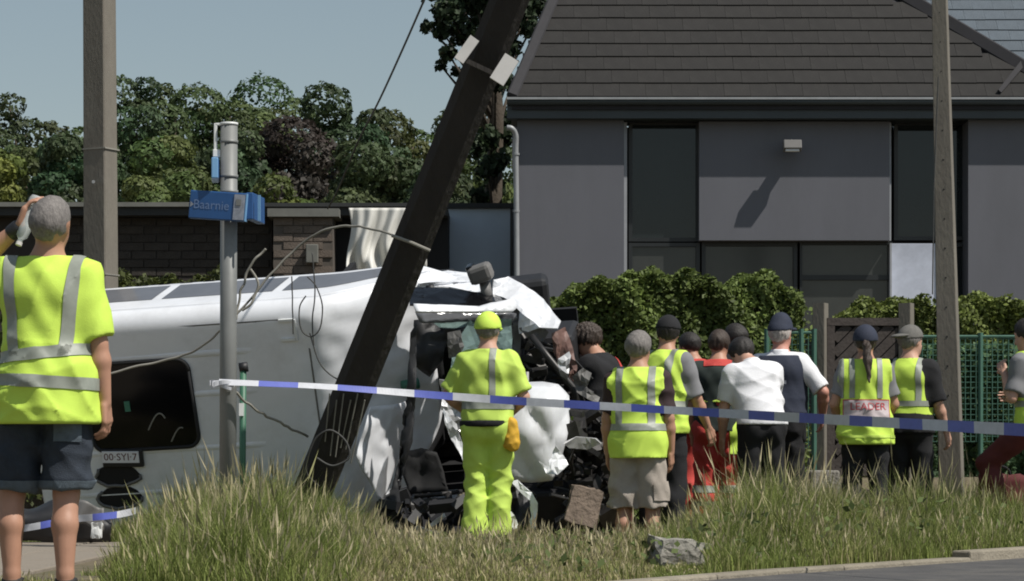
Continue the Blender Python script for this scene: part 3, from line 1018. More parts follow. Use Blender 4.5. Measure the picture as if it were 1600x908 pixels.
crumple([(798, 612), (812, 598), (848, 597), (872, 601), (889, 618), (891, 650), (884, 690), (874, 722), (862, 750), (830, 754), (798, 752), (792, 700), (794, 650)], 19.15, "bonnet", M['van_white'], amp=.022, freq=3.4, seed=10, shape=bon, smooth=True, cuts=5)
crumple([(842, 720), (852, 728), (862, 715), (868, 697), (877, 712), (886, 728), (872, 742), (852, 740)], 18.95, "torn_bonnet_edge", M['van_white'], amp=.06, seed=11)
crumple([(578, 636), (612, 632), (634, 626), (631, 660), (624, 700), (612, 745), (600, 775), (592, 790), (578, 756), (562, 728), (556, 712)],
        [19.75, 19.9, 20.1, 20.1, 20.1, 20.1, 20.05, 20.0, 19.9, 19.75, 19.7], "bent_roof_panel", M['van_white'], amp=.05, freq=2.6, seed=44, smooth=True, cuts=5)
MB().span(2.5, 4.3, -WV / 2 + .01, .35, .42, .47).build("cab_dark_sheet", M['dark_void'], van)  # dark sheet behind the cab opening, interior shade put into its colour
cab = MB()  # black pieces added to darken the pale ground below the cab
for i in range(70):
    q = vl(P(random.uniform(604, 742), random.uniform(775, 850), random.uniform(19.1, 19.9)))
    rt = Matrix.Rotation(random.uniform(0, 6), 3, Vector((random.random(), random.random(), random.random())).normalized())
    z_ = random.uniform(.06, .22)
    cab.box(q, (z_, z_ * random.uniform(.3, .8), z_ * random.uniform(.15, .5)), rt)
tag(cab.build("dark_fill_debris", M['black_plastic'], van), kind="stuff")
# torn strips inside the cab opening
crumple([(688, 592), (722, 596), (738, 612), (748, 660), (764, 712), (770, 746), (756, 738), (738, 694), (708, 668), (690, 640)], 19.45, "torn_panel", M['van_bare'], amp=.09, seed=12)
crumple([(692, 640), (712, 662), (724, 700), (734, 722), (728, 728), (712, 700), (696, 664)], 19.3, "torn_panel", M['van_white'], amp=.06, seed=13)
crumple([(735, 500), (752, 540), (768, 585), (700, 600), (706, 560), (716, 530)], 19.6, "windscreen_glass", M['glass_shard'], amp=.03, seed=14, thick=.006)
crumple([(660, 500), (800, 498), (800, 580), (770, 590), (745, 545), (722, 505)], 19.8, "windscreen_glass", M['glass_shard'], amp=.04, seed=15, thick=.006)
# seats and dashboard
for yy in (.42, -.42):
    st = MB().box((3.02, yy, 1.0), (.16, .50, .62), Matrix.Rotation(R(-12), 3, 'Y')).build("seat", M['black_plastic'], van, bevel=.06)
    MB().box((3.32, yy, .72), (.50, .50, .16)).build("cushion", M['black_plastic'], st, bevel=.05)
    MB().box((2.98, yy, 1.40), (.10, .26, .17)).build("headrest", M['black_plastic'], st, bevel=.04)
MB().box((3.98, -.02, .92), (.36, 1.55, .28), Matrix.Rotation(R(9), 3, 'Y')).build("dashboard", M['black_plastic'], van, bevel=.05)
sw = [(3.70 + .06 * math.sin(t), .40 + .19 * math.cos(t), 1.05 + .18 * math.sin(t)) for t in np.linspace(0, 2 * math.pi, 25)]
MB().tube(sw, .016, 8).build("steering_wheel", M['black_plastic'], van, smooth=True)
# frame rails across the lower cab
for pts, r_ in (([(648, 776, 19.75), (690, 772, 19.7), (722, 768, 19.75)], .018),
                ([(722, 640, 19.6), (728, 700, 19.5), (731, 780, 19.4), (726, 836, 19.3)], .022), ([(700, 772, 19.7), (712, 822, 19.5), (722, 840, 19.4)], .028)):
    vtube(pts, r_, "frame_rail", M['dark_metal'])
crumple([(632, 706), (660, 700), (682, 706), (694, 740), (700, 770), (640, 772), (628, 740)], 19.85, "seat_shell", M['rubber'], amp=.03, seed=41, smooth=True, thick=.03)
crumple([(641, 520), (650, 505), (651, 600), (644, 690), (622, 770), (604, 792), (630, 690), (638, 600)], 19.55, "door_seal", M['black_plastic'], amp=.03, seed=42, thick=.02, smooth=True, cuts=5)
crumple([(640, 782), (700, 778), (712, 800), (680, 816), (648, 812)], 19.7, "floor_panel", M['grey_plastic'], amp=.05, seed=43)
crumple([(648, 500), (668, 498), (690, 512), (735, 508), (742, 520), (700, 530), (690, 560), (672, 590), (650, 570)], 19.75, "trim_shred", M['black_plastic'], amp=.10, seed=16, smooth=True, cuts=5)
crumple([(700, 520), (718, 515), (726, 540), (716, 556), (700, 560)], 19.5, "trim_shred", M['grey_plastic'], amp=.10, seed=17)
# crushed engine bay: many small dark pieces, joined
eng = MB()
for i in range(150):
    if i < 50: px, py, Y = random.uniform(812, 898), random.uniform(528, 630), random.uniform(19.75, 20.2)
    else: px, py, Y = random.uniform(872, 956), random.uniform(640, 838), random.uniform(19.2, 19.9)
    if i < 50 and (px - 812) > (py - 505) * 1.1 + 10: continue
    q = vl(P(px, py, Y))
    rt = Matrix.Rotation(random.uniform(0, 6), 3, Vector((random.random(), random.random(), random.random())).normalized())
    s = random.uniform(.05, .2)
    if i % 3: eng.box(q, (s, s * random.uniform(.25, .8), s * random.uniform(.2, .6)), rt)
    else:
        a = rt @ Vector((s * 1.3, 0, 0))
        eng.tube([q - a, q + rt @ Vector((0, s * .3, 0)), q + a], random.uniform(.008, .022), 6)
tag(eng.build("engine_debris", M['dark_metal'], van), kind="stuff")
eb = MB().box(vl(P(850, 580, 20.5)), (.6, .7, .5)).build("engine_block", M['black_plastic'], van, bevel=.05)
MB().box(vl(P(918, 745, 20.0)), (.4, .9, .4)).build("radiator", M['black_plastic'], van, bevel=.03)
MB().box(vl(P(850, 790, 19.8)), (.7, .35, .4)).build("crossmember", M['black_plastic'], van, bevel=.03)
crumple([(880, 692), (900, 682), (932, 684), (940, 692), (918, 702), (890, 700)], 19.1, "bracket_plate", M['van_bare'], amp=.03, seed=19, thick=.03)
vtube([(830, 525, 19.7), (858, 560, 19.65), (895, 605, 19.6), (905, 640, 19.6)], .026, "chassis_leg", M['dark_metal'])
crumple([(862, 520), (884, 512), (896, 545), (902, 590), (892, 606), (876, 570), (864, 548)], 19.75, "bent_strut", M['red_metal'], amp=.12, seed=20)
crumple([(872, 560), (886, 548), (892, 572), (884, 592), (874, 584)], 19.55, "torn_panel", M['van_bare'], amp=.12, seed=21)
crumple([(893, 588), (912, 575), (925, 584), (915, 604), (938, 622), (934, 630), (900, 614)], 19.5, "torn_panel", M['grey_plastic'], amp=.10, seed=22)
for px, py in ((815, 590), (823, 588)):
    MB().tube([vl(P(px, py - 7, 19.4)), vl(P(px, py + 8, 19.4))], .016, 8).build("bottle_cap", M['white_board'], van)
bb = [(898 + 20 * i, 655 + 12 * (i % 2)) for i in range(3)]
crumple([(890, 642), (930, 640), (944, 660), (940, 676), (905, 674)], 19.9, "yellow_lining", M['hivis_green'], amp=.08, seed=23)

# ================================================================== LOOSE WRECKAGE AND RUBBLE
def chunk(name, label, cat, px, py, Y, s, m, seed, rot=(0, 0, 0), group=None, rough=.16):
    c = P(px, py, Y)
    mtx = Matrix.Rotation(rot[2], 3, 'Z') @ Matrix.Rotation(rot[1], 3, 'Y') @ Matrix.Rotation(rot[0], 3, 'X')
    c.z = max(gz(c.x, c.y) + s[2] * .42, c.z)
    o = MB().rock(c, s, seed, mtx, rough).build(name, m, None, base=Vector((c.x, c.y, gz(c.x, c.y))))
    return tag(o, label, cat, group)


chunk("concrete_slab", "broken pale concrete block lying in grass beside the road edge", "rubble", 1056, 864, 15.3, (.29, .30, .17), M['rubble'], 1, (.1, .12, .3))
chunk("concrete_slab", "brown flat slab tilted up against the crushed engine", "rubble", 912, 792, 18.4, (.22, .05, .26), M['rubble_brown'], 2, (-.2, .25, .1))
chunk("timber_offcut", "reddish wooden offcut lying flat below the crushed bonnet", "timber", 832, 848, 17.8, (.34, .10, .05), M['rubble_red'], 3, (0, 0, .08), rough=.08)
chunk("concrete_slab", "low wide brown slab between the wooden offcut and khaki shorts man", "rubble", 905, 858, 17.0, (.42, .25, .09), M['rubble_brown'], 4, (0, .03, .1), rough=.1)
chunk("concrete_slab", "small grey fragment in front of the low brown slab", "rubble", 905, 876, 16.2, (.22, .16, .07), M['rubble'], 5, (0, 0, .5))
chunk("concrete_slab", "long grey edging piece lying below the open cab", "rubble", 665, 848, 17.9, (.55, .09, .07), M['rubble'], 6, (0, 0, .03), rough=.06)
bf = thing("bumper", "torn black and white bumper end by the green worker's legs", "bumper", PZ(805, 0, 18.9))
crumple_parent = bf


def crumple_w(poly, Y, name, m, parent, seed, amp=.06, thick=.012):
    global VMI
    keep, VMI = VMI, Matrix.Translation(-Vector(parent.location)) if False else Matrix.Identity(4)
    o = crumple(poly, Y, name, m, parent, seed=seed, amp=amp, thick=thick)
    VMI = keep
    return o


crumple_w([(790, 770), (800, 752), (822, 760), (836, 775), (838, 815), (825, 832), (790, 830), (780, 800)], 18.95, "bumper_shell", M['black_plastic'], bf, 30, .12)
crumple_w([(796, 752), (808, 750), (830, 770), (840, 786), (836, 828), (830, 826), (830, 785), (812, 768)], 18.8, "white_trim", M['van_white'], bf, 31, .04)
crumple_w([(776, 820), (790, 796), (800, 800), (798, 814), (806, 826), (782, 834)], 18.75, "broken_lamp", M['bright_metal'], bf, 32, .08)
crumple_w([(640, 828), (652, 820), (668, 826), (690, 830), (692, 840), (645, 840)], 18.95, "splinter", M['van_bare'], bf, 33, .05)
crumple_w([(670, 820), (694, 802), (697, 808), (676, 824)], 18.95, "splinter", M['van_bare'], bf, 34, .02)

rb = thing("rear_bumper", "dark grey torn bumper lying on paving behind the bare legs", "bumper", PZ(110, .045, 19.0))


def bump_pt(u, v):
    px = 20 + 155 * u
    a = math.pi * v
    top = 788 + 8 * math.sin(u * 9) + 16 * sstep(.75, 1, u)
    z1 = P(0, top, 18.9).z
    z = .05 + (z1 - .05) * math.sin(a * .5) ** .8
    y = 18.85 - .16 * math.sin(a) + .25 * v + .15 * sstep(.6, 1, u)
    q = PZ(px, z, y)
    return q + noise.noise_vector(q * 4) * .03


MB().grid(bump_pt, 40, 14).build("bumper_shell", M['black_plastic'], rb, smooth=True, solid=.015)
MB().grid(lambda u, v: PZ(112 + 50 * u, .33 - .17 * v + .03 * math.sin(5 * u), 18.66 + .05 * u + .02 * math.sin(9 * u + 4 * v)), 14, 8).build("grey_skin", M['grey_plastic'], rb, smooth=True, solid=.012)
MB().rock(P(151, 829, 18.6), (.07, .05, .10), 3, None, .3).build("broken_lamp", M['bright_metal'], rb)

fr_ = MB()
for i in range(170):
    px, Y = random.uniform(560, 1010), random.uniform(16.2, 18.9)
    x = hx(px, Y)
    z_ = random.uniform(.012, .05)
    rt = Matrix.Rotation(random.uniform(0, 6), 3, Vector((random.random(), random.random(), random.random())).normalized())
    fr_.box((x, Y, gz(x, Y) + .02 + z_ * .3), (z_ * 1.6, z_, z_ * random.uniform(.15, .6)), rt, random.choice((0, 0, 1, 2, 2, 3)))
tag(fr_.build("fragments", [M['rubble'], M['van_white'], M['rubble_brown'], M['black_plastic']]), "small broken fragments strewn on the ground before the wreck", "debris", kind="stuff")

# ================================================================== TAPE AND CABLES
def tape(name, label, pts, widths, seg, twist0=0.0, start=0):
    pts = catmull(pts, 40)
    L = [0]
    for a, b in zip(pts, pts[1:]): L.append(L[-1] + (b - a).length)
    mb = MB()
    vs, fs, mi = [], [], []
    for i, p in enumerate(pts):
        t = L[i] / L[-1]
        w = np.interp(t, [0, .25, .6, 1], widths)
        a = twist0 * (1 - t) ** 2 + .25 * math.sin(t * 17)
        up = Vector((0, math.sin(a), math.cos(a)))
        vs += [p + up * w / 2, p - up * w / 2]
    for i in range(len(pts) - 1):
        mb_i = (int(L[i] / seg) + start) % 2
        fs.append((2 * i, 2 * i + 1, 2 * i + 3, 2 * i + 2)); mi.append(mb_i)
    mb.v, mb.f, mb.mi = vs, fs, mi
    o = mb.build(name, [M['tape_white'], M['tape_blue']], None, base=pts[0], solid=.0015)
    return tag(o, label, "tape")


tape("barrier_tape", "blue and white barrier tape stretched across in front of everyone", [P(342, 597, 17.15), P(420, 600, 17.2), P(520, 605, 17.3), P(700, 619, 17.4), P(830, 628, 17.3), P(1000, 638, 16.9), P(1200, 650, 16.0), P(1400, 661, 14.8), P(1640, 674, 13.4)], [.05, .053, .058, .068], .262, .6)
kn = MB()
for k in range(5):
    a = k * 1.3
    kn.grid(lambda u, v: P(330 + 34 * u + 3 * math.sin(a), 600 - 6 * math.sin(u * 2.6 + a * .3) + 8 * v * (1 - .4 * u), 17.18 - .05 * math.sin(u * 3 + a)), 10, 2)
tag(kn.build("tape_knot", M['tape_white'], None, base=P(345, 600, 17.2), solid=.002), "white tape end knotted round the grey signpost", "tape")
tape("barrier_tape", "slack barrier tape trailing over torn bumper behind bare legs", [P(-20, 829, 18.3), P(40, 825, 18.3), P(110, 812, 18.4), P(150, 808, 18.4), P(185, 804, 18.5), P(212, 798, 18.6)], [.05, .05, .05, .05], .19, .0, 1)
# short rope from the green post down to the pole foot
rp = catmull([P(366, 612, 17.6), P(400, 640, 17.8), P(440, 662, 18.1), P(482, 682, 18.4)], 12)
tag(MB().tube([p + noise.noise_vector(p * 14) * .012 for p in rp], .010, 6).build("rope", M['cable'], None, base=rp[0]), "grey frayed rope from green post to pole foot", "rope")


def cable(label, pts, r, m, jit=0.0):
    q = catmull(pts, 12)
    if jit: q = [p + noise.noise_vector(p * 9) * jit for p in q]
    o = MB().tube(q, r, 6).build("cable", m, None, base=q[0], smooth=True)
    return tag(o, label, "cable")


cable("thin grey cable crossing the sky left of the leaning pole", [P(668, -12, 19), P(630, 75, 20), P(592, 158, 21), P(560, 220, 22.5), P(530, 292, 24), P(512, 326, 26)], .0085, M['cable_dark'])
cable("pale torn cable sagging across the van roof to the leaning pole", [P(150, 592, 18.6), P(200, 576, 18.6), P(262, 562, 18.6), P(310, 545, 18.5), P(345, 515, 18.4), P(385, 475, 18.4), P(420, 432, 18.4), P(462, 390, 18.4), P(500, 362, 18.3), P(545, 353, 18.2), P(590, 360, 17.95), P(636, 378, 17.75)], .0085, M['cable'], .008)
for i, (label, pts) in enumerate((
        ("frayed pale cable end standing up beside the signpost", [P(368, 500, 18.4), P(374, 470, 18.4), P(384, 432, 18.4), P(400, 408, 18.4), P(417, 390, 18.4)]),
        ("short frayed strand leaning between signpost and sagging cable", [P(380, 486, 18.35), P(398, 462, 18.35), P(404, 440, 18.35), P(392, 422, 18.35)]))):
    cable(label, pts, .009, M['cable'], .025)
for i, (label, pts) in enumerate((
        ("leftmost thin wire hanging straight over white van edge", [P(456, 432, 18.3), P(457, 480, 18.3), P(458, 522, 18.3)]),
        ("thin wire hanging from meter box across white van edge", [P(488, 395, 18.3), P(492, 460, 18.3), P(488, 500, 18.3), P(490, 540, 18.3)]),
        ("looped thin wire dangling on the curved white cab roof", [P(480, 432, 18.25), P(494, 448, 18.25), P(504, 480, 18.25), P(500, 512, 18.25), P(486, 526, 18.25), P(470, 514, 18.25), P(468, 480, 18.25), P(478, 462, 18.25)]),
        ("dark wire curving down the cab roof to the pole", [P(484, 520, 18.3), P(496, 560, 18.3), P(515, 585, 18.3), P(545, 600, 18.3)]),
        ("coiled dark wire looping round the leaning pole foot", [P(498, 760, 18.3), P(478, 735, 18.2), P(490, 690, 18.15), P(515, 672, 18.15), P(540, 690, 18.15), P(545, 715, 18.15), P(520, 728, 18.15), P(495, 716, 18.15)]))):
    cable(label, pts, .005 if i < 4 else .008, M['cable_dark'], .004)

# ================================================================== FOLIAGE
def leaf_mesh(name, cen, size, col, parent=None, base=None, nbias=None, m=None, aspect=.62, jit=.75):
    """One quad per leaf (bent along the midrib by its random tilt)."""
    n = len(cen)
    cen = np.asarray(cen, dtype=np.float64)
    size = np.broadcast_to(np.asarray(size, dtype=np.float64), (n,))
    a = rng.normal(size=(n, 3)); a /= np.linalg.norm(a, axis=1)[:, None]
    if nbias is not None:
        nn = nbias + jit * rng.normal(size=(n, 3))
        nn /= np.linalg.norm(nn, axis=1)[:, None]
    else:
        nn = rng.normal(size=(n, 3)); nn /= np.linalg.norm(nn, axis=1)[:, None]
    a = a - (a * nn).sum(1)[:, None] * nn
    a /= np.linalg.norm(a, axis=1)[:, None] + 1e-9
    b = np.cross(nn, a)
    s = size[:, None]
    v = np.stack([cen - a * s * .5, cen + b * s * .5 * aspect + nn * s * .06, cen + a * s * .5, cen - b * s * .5 * aspect + nn * s * .06], axis=1).reshape(-1, 3)
    me = bpy.data.meshes.new(name)
    me.vertices.add(4 * n); me.loops.add(4 * n); me.polygons.add(n)
    me.vertices.foreach_set("co", v.astype(np.float32).ravel())
    me.loops.foreach_set("vertex_index", np.arange(4 * n, dtype=np.int32))
    me.polygons.foreach_set("loop_start", np.arange(0, 4 * n, 4, dtype=np.int32))
    me.polygons.foreach_set("loop_total", np.full(n, 4, dtype=np.int32))
    me.update()
    ca = me.color_attributes.new("Col", 'FLOAT_COLOR', 'POINT')
    cc = np.ones((4 * n, 4), dtype=np.float32)
    cc[:, :3] = np.repeat(np.clip(col, 0, 1), 4, axis=0)
    ca.data.foreach_set("color", cc.ravel())
    return link_mesh(name, me, m or M['leaf'], parent, False, base)


def crown_points(clumps, n, shell=.55, bumpy=.30):
    """Leaf positions and outward directions over a set of ellipsoid clumps [(centre, radii)]."""
    w = np.array([(r[0] * r[1] + r[1] * r[2] + r[0] * r[2]) for _, r in clumps])
    idx = rng.choice(len(clumps), size=n, p=w / w.sum())
    d = rng.normal(size=(n, 3)); d /= np.linalg.norm(d, axis=1)[:, None]
    rad = shell + (1 - shell) * rng.random(n) ** .6
    cs = np.array([list(c) for c, _ in clumps])[idx]
    rs_ = np.array([list(r) for _, r in clumps])[idx]
    # lumpy sub-clusters
    lump = 1 + bumpy * np.sin(d[:, 0] * 7 + idx * 1.7) * np.sin(d[:, 1] * 6 + idx) * np.sin(d[:, 2] * 8 + idx * .6)
    return cs + d * rs_ * (rad * lump)[:, None], d, idx


def tree(label, px, top, wpx, Y, col, n=15000, leaf=.17, group="trees behind the garage roof", low=.30, seed=0, name="tree", depth=.9):
    s = F / Y
    base = PZ(px, 0, Y)
    h = (CZ + (YH - top) / s) * 1.02
    w = wpx / s * 1.25
    rnd = np.random.default_rng(seed + 100)
    t = thing(name, label, "tree", base, group)
    cl = []
    zc, zr_ = h * (low + 1) / 2, h * (1 - low) / 2
    for i in range(38):
        dv = rnd.normal(size=3); dv /= np.linalg.norm(dv)
        if i < 12: dv[2] = abs(dv[2]) + .3; dv /= np.linalg.norm(dv)
        r0 = w * rnd.uniform(.10, .21)
        k_ = rnd.uniform(.55, 1.0) if i % 4 else rnd.uniform(.1, .5)
        cl.append((Vector((base.x + (w * .5 - r0 * .8) * dv[0] * k_, base.y + (w * .5 - r0 * .8) * dv[1] * k_ * depth, zc + (zr_ - r0 * .85) * dv[2] * k_)), (r0, r0, r0 * rnd.uniform(.75, .95))))
    # trunk and limbs
    tb_ = MB().tube([base, base + Vector((.05 * w, 0, h * .3)), base + Vector((-.02 * w, 0, h * .6)), base + Vector((0, 0, h * .88))], [w * .045, w * .034, w * .02, w * .006], 8)
    for c, r in cl[::3]:
        st = base + Vector((.03 * w, 0, max(h * .2, (c.z - 0) * .62)))
        tb_.tube([st, (st + c) / 2 + Vector((0, 0, .03 * h)), c], [w * .016, w * .010, w * .004], 6)
    tb_.build("trunk", M['bark'], t, smooth=True)
    p, d, idx = crown_points(cl, int(n * 2.6), .82, .20)
    cs_ = np.array([list(c) for c, _ in cl]); rs2 = np.array([list(r) for _, r in cl])
    q_ = np.sqrt((((p[:, None, :] - cs_[None]) / rs2[None]) ** 2).sum(2))
    q_[np.arange(len(p)), idx] = 9
    keep = (q_.min(1) > .80) & (d[:, 1] < .55)
    p, d, idx = p[keep][:int(n * 1.25)], d[keep][:int(n * 1.25)], idx[keep][:int(n * 1.25)]
    ok = p[:, 2] > .3
    p, d, idx = p[ok], d[ok], idx[ok]
    cv = np.array(col)[None, :] * (1 + .20 * rnd.normal(size=(len(cl), 1)).clip(-1.2, 1.6))[idx] * (1 + .15 * rng.normal(size=(len(p), 1))).clip(.4, 1.8)
    cv[:, 0] *= (1 + .12 * rnd.normal(size=len(cl)))[idx]
    leaf_mesh("crown", p, leaf * (.6 + .7 * rng.random(len(p))), cv, t, nbias=d, jit=.5)
    return t


G1, G2, G3, G4 = (.068, .098, .036), (.080, .110, .038), (.054, .082, .036), (.090, .122, .038)
PUR = (.050, .041, .034)
tree("rounded grey green tree at the far left of the treeline", 40, 142, 190, 84, (.058, .078, .034), seed=1)
tree("mid green tree low in front of the far left crown", 85, 190, 210, 76, G2, seed=2)
tree("tall dark tree directly behind the upright concrete pole", 205, 110, 170, 86, G3, seed=3)
tree("broad green tree just right of the upright concrete pole", 275, 120, 220, 88, G1, seed=4, n=18000)
tree("tall leafy tree behind the signpost top", 360, 116, 200, 90, G2, seed=5, n=18000)
tree("high rounded tree above the dark purple tree", 430, 110, 190, 94, G1, seed=6)
tree("tall grey green tree right of the dark purple tree", 540, 120, 200, 82, (.05, .072, .03), seed=7, n=18000)
tree("dark purple copper beech in the middle of the treeline", 464, 182, 215, 74, PUR, seed=8, n=16000)
tree("yellow green tree half hidden left of the leaning pole", 645, 150, 180, 84, (.072, .088, .026), seed=9)
tree("dark green tree behind the leaning pole", 735, 160, 190, 86, G1, seed=10)
tree("light green tree between leaning pole and house corner", 768, 236, 120, 60, G4, seed=11, n=9000, leaf=.14)
tree("lower bright tree left of the blue signs", 262, 205, 190, 68, G4, seed=12)
tree("dark tree filling the gap under the signpost lamp", 345, 190, 170, 72, G3, seed=13)
tree("round bright bush above the garage roof right of the signs", 425, 274, 170, 50, (.095, .12, .03), seed=14, n=9000, leaf=.11, name="bush")
tree("bright yellow green bush above the raised arm at the left edge", 8, 228, 130, 38, (.12, .155, .035), seed=15, n=9000, leaf=.09, name="bush")
tree("dark green tree between the far left crown and the concrete pole", 130, 168, 160, 72, G3, seed=16)
tree("small bright bush right of the concrete pole above the garage", 215, 258, 120, 45, G4, seed=17, n=7000, leaf=.11, name="bush")
tree("grey green tree low between purple tree and leaning pole", 600, 200, 180, 68, (.06, .082, .034), seed=18)
tree("dark tree low behind the white tarpaulin", 690, 225, 160, 58, G3, seed=19, n=11000, leaf=.14)

# big overhanging tree beside the house gable, dark leaves against the sky
TY = 36.0
bt = thing("tree", "large dark leafed tree with hanging sprays behind the leaning pole", "tree", PZ(772, 0, TY))
cl = []
for px, py, r_ in ((700, 20, 26), (735, 5, 30), (720, 52, 22), (690, 48, 14), (668, 42, 10), (745, 60, 24), (700, 84, 14), (688, 102, 9), (770, 30, 34), (810, 20, 32), (790, 75, 26), (775, 120, 24),
                   (800, 130, 14), (830, 45, 18), (760, 160, 20), (785, 185, 16), (765, 215, 18), (840, 5, 20), (690, -30, 40), (760, -50, 50), (820, -40, 40), (712, 112, 7), (780, 250, 16), (740, -10, 30), (762, 262, 20), (748, 232, 16), (772, 296, 20), (750, 310, 16), (790, 215, 14)):
    q = P(px, py, TY + random.uniform(-.8, .8)); rr = r_ / (F / TY)
    cl.append((q, (rr, rr * 1.2, rr)))
tb_ = MB().tube([PZ(772, 0, TY), P(770, 330, TY), P(776, 180, TY), P(770, 40, TY), P(765, -60, TY)], [.15, .13, .10, .07, .04], 10)
for c, r in cl:
    st = P(772, 730 - (730 - (YH - (c.z - CZ) / TY * F)) * .8, TY)
    tb_.tube([st, (st + c) / 2 + Vector((0, 0, .12)), c], [.04, .025, .010], 6)
tb_.build("trunk", M['bark'], bt, smooth=True)
p, d, idx = crown_points(cl, 10500, .15)
cv = np.array((.030, .048, .022))[None, :] * (1 + .3 * rng.normal(size=(len(p), 1))).clip(.4, 1.9)
leaf_mesh("crown", p, .11 * (.7 + .7 * rng.random(len(p))), cv, bt, nbias=d)


def hedge(label, x0, x1, top, Y0, Y1, zb, col, n, leaf, seed, slump=0.0, group="clipped hedges in front of the house"):
    X0, X1 = hx(x0, Y0), hx(x1, Y0)
    Z1 = hz(top, Y0)
    t = thing("hedge", label, "hedge", ((X0 + X1) / 2, (Y0 + Y1) / 2, zb), group)
    u = rng.random((n, 3))
    face = rng.random(n)
    p = np.empty((n, 3)); nb_ = np.zeros((n, 3))
    xx = X0 + (X1 - X0) * u[:, 0]
    ends = np.minimum(xx - X0, X1 - xx)
    topz = Z1 + .04 * np.sin(xx * 5.1 + seed) + .03 * np.sin(xx * 11.3) + .03 * np.sin(xx * 23 + seed) - slump * np.exp(-ends / .25)
    f1 = face < .55
    dep = rng.random(n) ** 2 * .22
    bul = .07 * np.sin(xx * 6 + 4 * u[:, 1]) + .05 * np.sin(xx * 13 + u[:, 1] * 17)
    zz = zb + (topz - zb) * u[:, 1]
    yf = Y0 + dep + bul + .10 * (u[:, 1] - .5)
    p[f1] = np.stack([xx, yf, zz], 1)[f1]; nb_[f1] = (0, -1, .35)
    f2 = (face >= .55) & (face < .9)
    p[f2] = np.stack([xx, Y0 + (Y1 - Y0) * u[:, 1] + bul * .5, topz - dep + .05 * np.sin(9 * u[:, 1] + xx * 8)], 1)[f2]; nb_[f2] = (0, -.15, 1)
    f3 = face >= .9
    sidex = np.where(u[:, 2] < .5, X0 + dep, X1 - dep)
    p[f3] = np.stack([sidex + bul, Y0 + (Y1 - Y0) * u[:, 1], zb + (topz - zb) * u[:, 0]], 1)[f3]; nb_[f3] = (0, -.3, .3)
    cv = np.array(col)[None, :] * (1 + .28 * np.sin(xx * 3.3 + zz * 4 + seed) * np.sin(zz * 7 + xx * 9))[:, None] * (1 + .25 * rng.normal(size=(n, 1))).clip(.4, 2.0)
    leaf_mesh("leaves", p, leaf * (.6 + .8 * rng.random(n)), cv, t, nbias=nb_)
    # woody core
    core = MB()
    for k in range(int((X1 - X0) / .28)):
        x = X0 + .2 + k * .28
        core.tube([(x, (Y0 + Y1) / 2, zb), (x + random.uniform(-.1, .1), (Y0 + Y1) / 2, (zb + Z1) / 2), (x + random.uniform(-.15, .15), (Y0 + Y1) / 2, Z1 - .25)], [.03, .022, .008], 6)
    core.build("stems", M['bark'], t)
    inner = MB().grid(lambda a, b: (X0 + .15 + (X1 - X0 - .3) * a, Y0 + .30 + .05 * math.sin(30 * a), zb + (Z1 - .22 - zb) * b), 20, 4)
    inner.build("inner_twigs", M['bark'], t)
    return t


hedge("tall dark green hedge directly behind the paramedics", 862, 1258, 430, 24.6, 26.2, .0, (.115, .155, .038), 52000, .055, 1, slump=.25)
hedge("lower yellow green hedge behind the wooden gate and green fence", 1312, 1660, 470, 25.2, 26.4, .4, (.15, .185, .046), 38000, .052, 2, slump=.2)
# low growth along the garage wall and the house corner
hedge("low straggling shrubs along the foot of the brick garage", -20, 345, 434, 27.6, 28.2, .0, (.07, .085, .022), 7000, .07, 5, group="low growth behind the van")
hedge("small mossy bush behind the wing mirror at the house corner", 806, 872, 446, 26.2, 26.8, .0, (.07, .08, .03), 2500, .07, 6, slump=.3, group="low growth behind the van")

# ================================================================== GATE AND FENCE
FY = 23.6
gate = thing("gate", "dark wooden gate with diagonal boards between two concrete posts", "gate", PZ(1350, .45, FY))
gX0, gX1 = hx(1292, FY), hx(1418, FY)
gZ0, gZ1 = .52, hz(497, FY)
fr = MB()
fr.span(gX0, gX1, FY - .03, FY + .03, gZ1 - .07, gZ1).span(gX0, gX1, FY - .03, FY + .03, gZ0, gZ0 + .07)
fr.span(gX0, gX0 + .07, FY - .028, FY + .028, gZ0 + .07, gZ1 - .07).span(gX1 - .07, gX1, FY - .028, FY + .028, gZ0 + .07, gZ1 - .07)
fr.build("gate_frame", M['gate_wood'], gate)
ww, hh = gX1 - gX0 - .14, gZ1 - gZ0 - .14
k = -hh
while k < ww:
    x0, x1 = max(0, k), min(ww, k + hh)
    if x1 - x0 > .08:
        a = Vector((gX0 + .07 + x0, FY, gZ0 + .07 + (x0 - k))); b = Vector((gX0 + .07 + x1, FY, gZ0 + .07 + (x1 - k)))
        MB().taper(a, b, .082, .02, .082, .02).build("board", M['gate_wood'], gate)
    k += .13
MB().span(gX0, gX1, FY + .02, FY + .026, gZ0 + .02, gZ1 - .02).build("backing", M['dark_void'], gate)
for px, top, lab in ((1282, 474, "taller pale concrete gate post left of the wooden gate"), (1416, 474, "pale concrete gate post right of the wooden gate")):
    c = PZ(px, .3, FY)
    o = MB().taper(c, P(px, top, FY), .125, .12, .12, .115, ch=.15, roll=R(-25)).build("gate_post", M['concrete'], None, base=c)
    tag(o, lab, "gate post", "concrete gate posts")
MB_ = MB().span(hx(1262, 22.4), hx(1308, 22.4), 22.2, 22.6, .2, hz(735, 22.4)).build("concrete_footing", M['rubble'], None, base=PZ(1285, .3, 22.4), bevel=.02)
tag(MB_, "low pale concrete footing in grass below the taller gate post", "footing")


